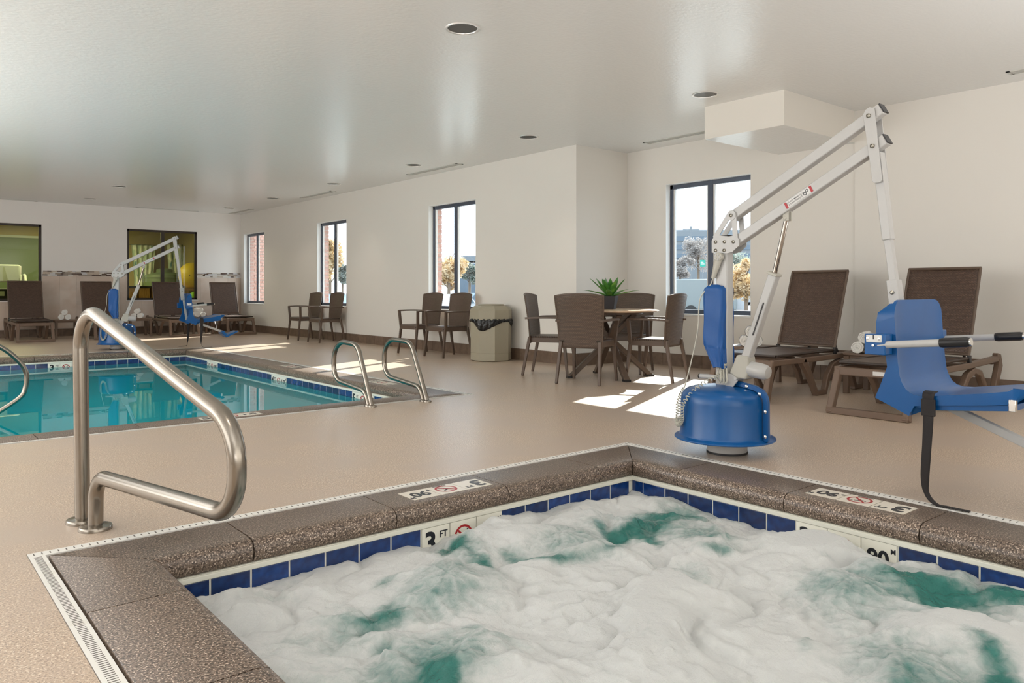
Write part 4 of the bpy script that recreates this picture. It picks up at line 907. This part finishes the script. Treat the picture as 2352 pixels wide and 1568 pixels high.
# trash bin
t = thing('trash_bin', 'beige octagonal trash bin with black liner bag against the wall', 'trash can', (6.53, 8.31, 0), math.radians(-50.3+22.5))
def octo(r): c = math.cos(PI/8); return r/c
b = MB(); b.lathe([(octo(.238), 0), (octo(.262), .012), (octo(.262), .105), (octo(.258), .108), (octo(.262), .112), (octo(.264), .56)], n=8); b.build('bin_body', M['trash'], t, angle=20, bevel=.006)
b = MB(); b.lathe([(octo(.266), .555), (octo(.270), .56), (octo(.270), .69), (octo(.262), .705), (octo(.215), .748), (octo(.15), .752)], n=8); hood = b.build('bin_hood', M['trash'], t, angle=20, bevel=.006)
b = MB(); b.lathe([(.175, .745), (.178, .765), (.165, .772), (.15, .768), (.145, .70)], n=40); b.build('lid_ring', M['trash'], hood)
def bagf(u, v):
    a = 2*PI*u; k = 1/max(math.cos(((a) % (PI/4))-PI/8), .9); fr = math.radians(180); d = (math.cos(a-math.radians(-90))+1)/2
    drop = .05+.10*max(0, 1-abs(((a-PI*1.0) % (2*PI))-PI*0)/.9) if False else .055+.035*math.sin(3*a+1.2)+.055*math.exp(-((((a-4.0+PI) % (2*PI))-PI)/.42)**2)
    r = .268*k+.012*math.sin(PI*v)+.005*math.sin(23*a+6*v)+.004*math.sin(41*a); return (r*math.cos(a), r*math.sin(a), .575-v*(.02+max(.02, drop)*1.05))
b = MB(); b.grid(bagf, 160, 8, uv=False); b.build('liner_bag', M['bag'], t, solid=.002, angle=60)

# ------------------------------------------------------------ chaise lounges (local: x from foot to head)
def make_chaise():
    t = thing('chaise_lounge', '', 'chaise lounge', group='brown wicker chaise lounges'); A = lambda u, v, w_: (u, w_, v)
    for s_ in (-1, 1):
        y0, y1 = (-.305, -.255) if s_ < 0 else (.255, .305); b = MB()
        b.ribbon([(.10, .335), (.60, .335), (1.10, .338), (1.50, .350), (1.80, .362)], [.05, .05, .05, .05, .05], y0, y1, A)
        b.ribbon([(.60, .335), (.72, .20), (.83, .022), (.985, .022), (1.04, .16), (1.14, .255), (1.27, .292), (1.40, .262), (1.49, .16), (1.56, .022)], [.075, .055, .045, .045, .055, .058, .05, .055, .055, .05], y0, y1, A)
        b.ribbon([(1.53, .022), (1.70, .022), (1.74, .10), (1.855, .30), (1.83, .375), (1.78, .388)], [.045, .045, .06, .075, .06, .05], y0, y1, A)
        b.build('side_frame', M['resin'], t, bevel=.008)
        b = MB(); b.bar((0.01, s_*.288, .005), (.125, s_*.272, .345), .052, .06, up=(1, 0, 0)); b.build('foot_leg', M['resin'], t, bevel=.008)
    b = MB(); b.bar((.012, -.31, .026), (.012, .31, .026), .052, .05); b.box((.0, -.31, 0), (.04, -.23, .01)); b.build('bottom_rail', M['resin'], t, bevel=.006)
    b = MB(); b.bar((.118, -.28, .325), (.118, .28, .325), .055, .062); b.build('front_rail', M['resin'], t, bevel=.008)
    for x in (.62, 1.2, 1.80): b = MB(); b.bar((x, -.26, .33), (x, .26, .33), .05, .04); b.build('cross_rail', M['resin'], t, bevel=.005)
    b = MB(); b.grid(lambda u, v: (.17+.96*v, (u-.5)*.575, .392-.012*math.sin(PI*u)*math.sin(PI*v)), 12, 16); sp = b.build('seat_panel', M['wicker'], t, solid=.016, angle=80)
    b = MB(); b.tube([(.17, -.288, .390), (1.13, -.288, .400), ], .013, 10); b.tube([(.17, .288, .390), (1.13, .288, .400)], .013, 10); b.tube([(.165, -.288, .388), (.165, .288, .388)], .014, 10); b.tube([(1.13, -.288, .398), (1.13, .288, .398)], .013, 10); b.build('panel_edge', M['wicker'], sp)
    p0 = Vector((1.165, 0, .43)); p1 = Vector((1.425, 0, 1.145)); nn = Vector((p1.z-p0.z, 0, -(p1.x-p0.x))).normalized()
    b = MB(); b.grid(lambda u, v: tuple(p0.lerp(p1, v)+Vector((0, (u-.5)*.575, 0))+nn*(.010*math.sin(PI*u))), 12, 20); bp = b.build('back_panel', M['wicker'], t, solid=.014, angle=80)
    b = MB(); lo, hi = p0-Vector((.012, 0, .035)), p1; b.tube([(lo.x, -.290, lo.z), (hi.x, -.288, hi.z)], .012, 10); b.tube([(lo.x, .290, lo.z), (hi.x, .288, hi.z)], .012, 10); b.tube([(hi.x, -.292, hi.z), (hi.x, .292, hi.z)], .013, 10); b.tube([(p0.x, -.288, p0.z), (p0.x, .288, p0.z)], .010, 10); b.build('back_frame', M['chair'], bp)
    for y_ in (-.305, .28): b = MB(); b.box((1.145, y_, .36), (1.185, y_+.025, .425)); b.build('hinge', M['black'], t, bevel=.005)
    b = MB(); b.bar((1.30, -.14, .70), (1.50, -.14, .36), .016, .022); b.bar((1.30, .14, .70), (1.50, .14, .36), .016, .022); b.tube([(1.50, -.15, .36), (1.50, .15, .36)], .010, 8); b.build('back_support', M['black'], t)
    return t
z0 = make_chaise(); z0['label'] = 'right near chaise lounge partly behind the blue lift seat'; z0.location = (5.725, 2.735, 0)
b = MB(); b.box((.086, -.13, .312), (.0905, -.01, .342)); q = b.build('care_sticker', M['sticker'], z0, smooth=False)
LB = [('left near chaise lounge between the pool lift mast and the lift seat', (5.76, 3.895), 0), ('leftmost far chaise lounge in front of the left interior window', (2.32, 16.62), PI/2), ('second far chaise lounge, half hidden behind the distant pool lift', (3.60, 16.62), PI/2),
      ('third far chaise lounge in front of the double interior window', (4.99, 16.62), PI/2), ('rightmost far chaise lounge in the corner by the window', (6.16, 16.60), PI/2-.05)]
for lb, (x, y), a in LB:
    c = dup(z0, lb, (x, y, 0), a)
    for ch in list(c.children):
        if ch.name.startswith('care_sticker'): bpy.data.objects.remove(ch)

# side tables with rolled towels
def make_side_table():
    t = thing('side_table', '', 'side table', group='low brown side tables'); b = MB(); b.box((-.225, -.225, .352), (.225, .225, .380)); b.build('tabletop', M['resin'], t, bevel=.008)
    b = MB(); b.box((-.20, -.20, .325), (.20, .20, .352)); b.build('table_apron', M['resin'], t)
    for i in (-1, 1):
        for j in (-1, 1): b = MB(); b.bar((i*.195, j*.195, .35), (i*.20, j*.20, 0), .05, .045, up=(1, 0, 0)); b.build('leg', M['resin'], t, bevel=.005)
    return t
ST = [('low side table between the two near chaise lounges', (7.17, 3.315), 0), ('low side table left of the near chaise lounges, behind the lift mast', (7.08, 4.60), 0), ('low side table between the first two far loungers', (2.96, 17.55), 0), ('low side table between the second and third far loungers', (4.30, 17.55), 0), ('low side table between the third and rightmost far loungers', (5.575, 17.55), 0)]
s0 = None
for lb, (x, y), a in ST:
    if s0 is None: s0 = make_side_table(); s0['label'] = lb; s0.location = (x, y, 0)
    else: dup(s0, lb, (x, y, 0), a)
def towel_mesh(L_, R, band, name='rolled_towel'):
    t = thing(name, '', 'towel', group='white rolled towels')
    b = MB(); n = 150; turns = 5.2; vs = []; th = .008
    for i in range(n+1):
        a = turns*2*PI*i/n; r = .004+(R-.004)*i/n; w_ = .0015*math.sin(i*1.7)
        for x in (-L_/2, -L_/4, 0, L_/4, L_/2): vs.append((x+(.004*math.sin(i*.31) if abs(x) > L_/3 else 0), (r+w_)*math.cos(a), R+(r+w_)*math.sin(a)))
    b.add(vs, [(i*5+k, i*5+k+1, (i+1)*5+k+1, (i+1)*5+k) for i in range(n) for k in range(4)]); b.build('towel_roll', M['towel'], t, solid=.0085, angle=80); b = MB(); b.tube([(-L_/2+.014, 0, R), (L_/2-.014, 0, R)], R*.93, 28); b.build('towel_core', M['towel'], t)
    if band:
        b = MB(); vs = []; m = 32
        for x in (L_*.12, L_*.17): vs += [(x, (R+.006)*math.cos(2*PI*j/m), R+(R+.006)*math.sin(2*PI*j/m)) for j in range(m)]
        b.add(vs, [(j, (j+1) % m, m+(j+1) % m, m+j) for j in range(m)]); b.build('stripe', M['navy'], t, solid=.002)
    return t
def pile(x, y, rz, desc, R=.052, L_=.24, band=False, proto=[None, None]):
    k = 1 if band else 0; D = Vector((-math.sin(rz), math.cos(rz), 0))
    for i, (o_, z, w_) in enumerate(((-1.13, 0, 'left bottom'), (1.13, 0, 'right bottom'), (0, 1.78, 'top'))):
        lb = '%s rolled white towel of the pile %s' % (w_, desc); p = (x+D.x*o_*R, y+D.y*o_*R, .384+z*R)
        if proto[k] is None: proto[k] = towel_mesh(L_, R, band); q = proto[k]; q['label'] = lb; q.location = p; q.rotation_euler = (0, 0, rz)
        else: q = dup(proto[k], lb, p, rz)
pile(7.02, 3.36, math.radians(-160), 'between the near chaises')
pile(7.02, 4.56, math.radians(35), 'behind the lift mast', band=True)
pile(2.92, 17.45, math.radians(-100), 'by the leftmost far lounger'); pile(4.26, 17.45, math.radians(-110), 'beside the distant lift mast'); pile(5.50, 17.45, math.radians(-80), 'behind the distant lift seat')

# ------------------------------------------------------------ fitness room behind the far wall
b = MB(); b.box((-1, 23, 0), (6.8, 23.1, CE)); b.box((-1.1, YF+.12, 0), (-1, 23.1, CE)); b.box((6.72, YF+.12, 0), (6.80, 23.1, CE)); tag(b.build('wall_fitness_room', M['ocher'], smooth=False), kind='structure')
b = MB(); b.box((-1.1, YF+.12, CE-.1), (6.8, 23.1, CE)); tag(b.build('ceiling_fitness_room', M['gymceil'], smooth=False), kind='structure')
b = MB(); b.box((-1.1, YF+.12, -.1), (6.8, 23.1, 0)); tag(b.build('floor_fitness_room', M['gymfloor'], smooth=False), kind='structure')
light('gym_lamp', 'AREA', (3.2, 20.8, 2.62), (0, 0, 0), 150, (1, .93, .78), shape='RECTANGLE', size=3, size_y=2)
def R_(px, Y): a = (px-1176)/FPX; return Y*(math.sin(YAW)+a*math.cos(YAW))/(math.cos(YAW)-a*math.sin(YAW))
t = thing('exercise_ball', 'large yellow exercise ball seen through the right interior window', 'ball', (R_(441, 20.4), 20.4, 1.02)); b = MB(); b.lathe([(.33*math.sin(PI*i/24)+1e-7*(i in (0, 24)), .33-.33*math.cos(PI*i/24)) for i in range(25)], n=40); b.build('ball_shell', M['yellow'], t); b = MB(); b.lathe([(.012, 0), (.012, .008), (.001, .009)], n=12, T=Matrix.Translation((-.15, -.30, .33)) @ Matrix.Rotation(PI/2, 4, 'X')); b.build('valve', M['ink'], t)
t = thing('ball_rack', 'wooden rack under the yellow exercise ball', 'rack', (R_(441, 20.4), 20.4, 0)); b = MB(); b.box((-.30, -.25, .96), (.45, .25, 1.02)); b.build('shelf', M['wood'], t)
for i in (-1, 1): b = MB(); b.box((i*.25-.04+.07, -.24, 0), (i*.25+.04+.07, .24, .96)); b.build('rack_leg', M['wood'], t)
t = thing('small_ball', 'lime green ball low in the right interior window', 'ball', (R_(448, 19.4), 19.4, .62)); b = MB(); b.lathe([(.16*math.sin(PI*i/16)+1e-7, .16-.16*math.cos(PI*i/16)) for i in range(17)], n=28); b.build('ball_shell', M['lime'], t)
t = thing('ball_stand', 'dark stand holding the lime green ball', 'stand', (R_(448, 19.4), 19.4, 0)); b = MB(); b.lathe([(.18, 0), (.18, .03), (.04, .05), (.04, .55), (.12, .62)], n=20); b.build('stand_post', M['black'], t)
def curtain(label, px, Y, wd, z1, z0_, ph):
    t = thing('curtain', label, 'curtain', (R_(px, Y), Y, 0), 0, 'patterned curtains in the fitness room'); b = MB(); b.grid(lambda u, v: ((u-.5)*wd*(.75+.25*abs(2*v-1)), .035*math.sin(u*PI*9+ph), z1+(z0_-z1)*v), 54, 10, uv=False); b.build('fabric', M['curtain'], t, solid=.004, angle=80)
    b = MB(); b.tube([(-wd*.62, 0, z1+.01), (wd*.62, 0, z1+.01)], .014, 10); b.build('curtain_rod', M['chrome'], t)
curtain('patterned curtain left of the mullion in the double interior window', 330, 22.6, .62, 2.2, .3, 0); curtain('patterned curtain right of the mullion beside the yellow ball', 410, 22.6, .62, 2.25, .3, 1.2)
t = thing('rounded_form', 'sage green round-topped form seen through the double interior window', 'cabinet', (R_(378, 21.6), 21.6, 0)); b = MB(); b.lathe([(.50, 0), (.50, 1.30), (.47, 1.38), (.20, 1.45), (.20, 1.52), (.12, 1.55), (.001, 1.56)], n=48); b.build('form_body', M['sage'], t); b = MB(); b.lathe([(.505, 1.29), (.515, 1.30), (.505, 1.315)], n=48); b.build('form_rim', M['sage'], t)  # unidentified green shape, built as a round-topped solid
t = thing('desk', 'wooden desk with black top behind the left pane of the double interior window', 'desk', (R_(335, 19.9), 19.9, 0)); b = MB(); b.box((-.55, -.3, 1.02), (.35, .3, 1.07)); b.build('desktop', M['black'], t)
for i in range(3): b = MB(); b.box((-.5+i*.28, -.28, 0), (-.26+i*.28, .28, 1.02)); b.build('panel', M['wood'], t, bevel=.004)
t = thing('wall_panel', 'large sage green wall panel behind the left interior window', 'panel', (R_(62, 22.9), 22.93, 0)); b = MB(); b.box((-.85, 0, 1.0), (1.1, .05, 2.30)); b.build('panel_board', M['sage'], t); b = MB(); b.box((-.9, -.02, 2.30), (1.15, .05, 2.36)); b.build('panel_trim', M['greycab'], t)
t = thing('treadmill', 'grey exercise machine behind the left interior window', 'exercise machine', (R_(22, 20.2), 20.2, 0)); b = MB(); b.box((-.35, -.8, 0), (.35, .8, .2)); b.build('deck', M['black'], t, bevel=.02)
for s_ in (-1, 1): b = MB(); b.tube(smooth_path([(s_*.33, .6, .15), (s_*.33, .62, .9), (s_*.32, .45, 1.25), (s_*.30, .1, 1.30), (s_*.28, -.2, 1.15)], 6), .032, 12); b.build('handle', M['greycab'], t)
b = MB(); b.box((-.25, .42, 1.15), (.25, .52, 1.55)); b.build('console', M['greycab'], t, bevel=.03)
t = thing('upright_bike', 'pale upright exercise bike in the left interior window', 'exercise machine', (R_(58, 21.9), 21.9, 0)); b = MB(); b.box((-.25, -.06, 0), (.25, .06, .08)); b.bar((0, 0, .05), (-.12, 0, 1.35), .07, .09); b.build('bike_frame', M['greycab'], t, bevel=.015); b = MB(); b.box((-.22, -.03, 1.30), (-.08, .03, 1.56)); b.build('console', M['lift'], t, bevel=.02); b = MB(); b.bar((.05, 0, .05), (.22, 0, 1.05), .05, .05); b.box((.1, -.1, 1.02), (.34, .1, 1.10)); b.build('bike_seat', M['greycab'], t, bevel=.02)
t = thing('machine_box', 'black equipment box at the lower left of the left interior window', 'box', (R_(8, 19.0), 19.0, 0)); b = MB(); b.box((-.3, -.15, 0), (.12, .15, 1.0)); b.build('box_body', M['black'], t, bevel=.02); b = MB(); b.box((-.2, -.16, .85), (.0, -.15, .95)); b.build('label_plate', M['greycab'], t)

# ------------------------------------------------------------ outside, seen through the windows
GZ0 = -.6
def X_(px, D): a = (px-1176)/FPX; return (D*(math.sin(YAW)+a*math.cos(YAW)), D*(math.cos(YAW)-a*math.sin(YAW)))
HZ_ = lambda py, D: .95+(HZ-py)*D/FPX
b = MB(); b.box((XA+.25, -60, GZ0-.1), (330, 330, GZ0)); b.box((XR+.25, YJ+.3, GZ0-.1), (XA+.25, 330, GZ0)); tag(b.build('ground_parking', M['asphalt'], smooth=False), kind='structure')
b = MB(); p = X_(1640, 30); b.box((XR+.5, 4, GZ0), (20, 60, GZ0+.02)); tag(b.build('ground_walkway', M['grass'], smooth=False), kind='structure')
# brick wing past the last window
wg = thing('wall_wing', None, None); wg['kind'] = 'structure'; b = MB(); b.box((XR+.27, 19.62, GZ0), (9.4, 19.9, 5)); b.build('wing_core', M['mortar'], wg, smooth=False)
b = MB(); z = GZ0; i = 0
while z < 3.4:
    x = XR+.27-(.1 if i % 2 else 0)
    while x < 9.4: b.box((max(x, XR+.27)+.004, 19.605, z+.004), (min(x+.2, 9.4)-.004, 19.63, z+.068)); x += .2
    z += .076; i += 1
q = b.build('bricks', M['brick'], wg, smooth=False); q['kind'] = 'stuff'

def car(label, px, D, heading, paint, ln=4.5):
    x, y = X_(px, D); t = thing('car', label, 'car', (x, y, GZ0), heading, 'parked cars outside'); A = lambda u, v, w_: (u, w_, v); s_ = ln/4.5
    b = MB(); b.prism([(u*s_, v) for u, v in [(-2.2, .35), (-2.25, .62), (-2.1, .82), (-1.2, .92), (-.55, 1.38), (.75, 1.42), (1.5, 1.0), (2.15, .92), (2.25, .6), (2.2, .32)]], -.86, .86, A); b.build('car_body', paint, t, bevel=.07, segs=3)
    b = MB(); b.prism([(u*s_, v) for u, v in [(-1.05, .95), (-.5, 1.33), (.70, 1.36), (1.25, 1.0)]], -.875, .875, A); b.build('car_windows', M['carglass'], t, smooth=False)
    for u in (-1.35, 1.35):
        for w_ in (-.80, .80): b = MB(); b.lathe([(.20, -.10), (.33, -.10), (.33, .10), (.20, .10)], n=24, T=Matrix.Translation((u*s_, w_, .33)) @ Matrix.Rotation(PI/2, 4, 'X')); wq = b.build('wheel', M['tyre'], t); b = MB(); b.lathe([(.001, -.09), (.2, -.09), (.2, .09), (.001, .09)], n=20, T=Matrix.Translation((u*s_, w_, .33)) @ Matrix.Rotation(PI/2, 4, 'X')); b.build('hubcap', M['chrome'], wq)
car('white parked car in the window by the trash bin, nearest the glass', 1022, 34, .5, M['carwhite']); car('white parked car farther back in the window by the trash bin', 1024, 52, .3, M['carwhite']); car('grey blue parked car in the right pane by the trash bin', 1080, 58, .3, M['carblue'])
car('white parked car in the left pane of the middle window', 752, 46, .9, M['carwhite']); car('dark blue parked car in the right pane of the middle window', 782, 38, .9, M['carblue'])
car('dark parked car behind the trailer, left in the dining window', 1573, 88, -.5, M['cardark']); car('grey blue parked car behind the trailer near the green sign', 1612, 92, -.5, M['carblue']); car('white parked car right of the lift mast in the dining window', 1700, 84, -.5, M['carwhite'])
D = 46; x, y = X_(1610, D); t = thing('box_trailer', 'long white box trailer parked outside the dining window', 'trailer', (x, y, GZ0), math.radians(-52)); b = MB(); b.box((-2.3, -.9, .45), (2.0, .9, 2.25)); b.build('trailer_box', M['trailer'], t, bevel=.05); b = MB(); b.box((2.03, -.5, .45), (2.5, .5, 2.0)); b.build('service_cabinet', M['carwhite'], t, bevel=.02); b = MB(); b.bar((-2.3, 0, .5), (-3.4, 0, .5), .1, .1); b.build('tow_bar', M['cardark'], t)
for w_ in (-.95, .95):
    b = MB(); b.lathe([(.18, -.12), (.36, -.12), (.36, .12), (.18, .12)], n=24, T=Matrix.Translation((-.6, w_, .36)) @ Matrix.Rotation(PI/2, 4, 'X')); b.build('wheel', M['tyre'], t)
D = 165; x, y = X_(1600, D); t = thing('office_building', 'pale parking structure with dark window bands beyond the dining window', 'building', (x, y, GZ0), -YAW)
b = MB(); b.box((-9, 0, 0), (16, 14, HZ_(528, D)-GZ0)); b.build('building_wall', M['concrete'], t, smooth=False)
for i in range(3): zz = HZ_(553+i*20, D)-GZ0; b = MB(); b.box((-9.05, -.2, zz), (16.05, .1, zz+1.0)); b.build('window_band', M['bldglass'], t, smooth=False)
D = 150; x, y = X_(1100, D); t = thing('canopy_building', 'low grey blue building behind the trees in the window by the trash bin', 'building', (x, y, GZ0), -YAW); b = MB(); b.box((-4, 0, 0), (10, 8, HZ_(605, D)-GZ0)); b.build('building_wall', M['bldglass'], t, smooth=False); b = MB(); b.box((-4.4, -.5, HZ_(600, D)-GZ0), (10.4, 8, HZ_(588, D)-GZ0)); b.build('roof', M['concrete'], t, smooth=False)
D = 120; x, y = X_(1587, D); t = thing('utility_pole', 'wooden utility pole rising in front of the parking structure', 'pole', (x, y, GZ0)); b = MB(); b.tube([(0, 0, 0), (0, 0, HZ_(520, D)-GZ0)], .17, 10); b.build('pole_shaft', M['concrete'], t); b = MB(); b.bar((-1.0, .8, HZ_(527, D)-GZ0), (1.0, -.8, HZ_(527, D)-GZ0), .12, .12); b.build('crossarm', M['concrete'], t)
D = 74; x, y = X_(1614, D); t = thing('road_sign', 'small green road sign beyond the trailer', 'sign', (x, y, GZ0), -YAW); b = MB(); b.tube([(0, 0, 0), (0, 0, HZ_(598, D)-GZ0)], .05, 8); b.build('sign_post', M['concrete'], t); b = MB(); b.box((-.26, -.06, HZ_(612, D)-GZ0), (.26, -.02, HZ_(597, D)-GZ0)); b.build('sign_board', M['signgreen'], t); b = MB(); b.box((-.2, -.065, HZ_(607, D)-GZ0), (.16, -.055, HZ_(605.5, D)-GZ0)); b.box((-.2, -.065, HZ_(603, D)-GZ0), (.05, -.055, HZ_(601.5, D)-GZ0)); b.build('sign_lettering', M['sticker'], t)
def tree(label, px, D, ytop, ybot, wpx, leafm, dens=900, ls=.16, seed=1):
    x, y = X_(px, D); r = random.Random(seed); t = thing('tree', label, 'tree', (x, y, GZ0), 0, 'trees outside the windows'); zt = HZ_(ytop, D)-GZ0; zb = HZ_(ybot, D)-GZ0; rx = wpx*1.35*D/FPX/2
    b = MB(); b.tube([(0, 0, 0), (.05, .02, zb+.3), (0, 0, zb+(zt-zb)*.7)], [rx*.08+.05, rx*.06+.03, .02], 8)
    for k in range(9): a = k*2.4; z = zb+(zt-zb)*(.1+.08*k); b.tube([(0, 0, z-.2), (math.cos(a)*rx*.6, math.sin(a)*rx*.6, z+.5*rx)], [.04, .015], 5)
    b.build('trunk', M['bark'], t)
    vs = []; fs = []; zc = (zt+zb)/2; rz = (zt-zb)/2
    ls *= .62
    blobs = [(Vector((r.uniform(-.62, .62), r.uniform(-.62, .62), r.uniform(-.72, .66))), r.uniform(.22, .48)) for _ in range(15)]
    for k in range(dens*4):
        c_, q_ = blobs[int(r.random()*15)]; p = Vector((r.gauss(0, 1), r.gauss(0, 1), r.gauss(0, 1))).normalized()*(r.random()**.45)*q_+c_
        p = Vector((p.x*rx, p.y*rx, zc+p.z*rz)); u = Vector((r.gauss(0, 1), r.gauss(0, 1), r.gauss(0, 1))).normalized(); v = u.orthogonal().normalized(); n = len(vs); vs += [tuple(p+u*ls), tuple(p+v*ls*.6), tuple(p-u*ls), tuple(p-v*ls*.6)]; fs.append((n, n+1, n+2, n+3))
    b = MB(); b.add(vs, fs); q = b.build('crown', leafm, t, smooth=False); q['kind'] = 'stuff'
tree('orange leaved tree in the left pane of the window by the trash bin', 1030, 45, 575, 672, 62, M['leafyellow'], 1500, .16, 2)
tree('dull green tree in the right pane of the window by the trash bin', 1078, 62, 603, 652, 46, M['leafgreen'], 1100, .18, 3)
tree('golden tree in the left pane of the middle window', 757, 42, 545, 655, 48, M['leafyellow'], 1300, .15, 4)
tree('small green tree in the right pane of the middle window', 786, 60, 605, 650, 28, M['leafgreen'], 700, .18, 5)
tree('pale bare tree in front of the parking structure', 1604, 108, 535, 632, 60, M['leafpale'], 1300, .22, 6)
tree('reddish bush low in the left pane of the dining window', 1562, 96, 585, 640, 46, M['leafpale'], 900, .22, 7)
tree('golden tree at the right side of the dining window', 1714, 40, 590, 690, 62, M['leafyellow'], 1300, .13, 8)
tree('pale green tree behind the lift mast in the dining window', 1680, 98, 560, 635, 70, M['leafgreen'], 1000, .24, 9)
tree('olive green shrub outside the first far window', 572, 26, 630, 690, 26, M['leafgreen'], 500, .08, 10)
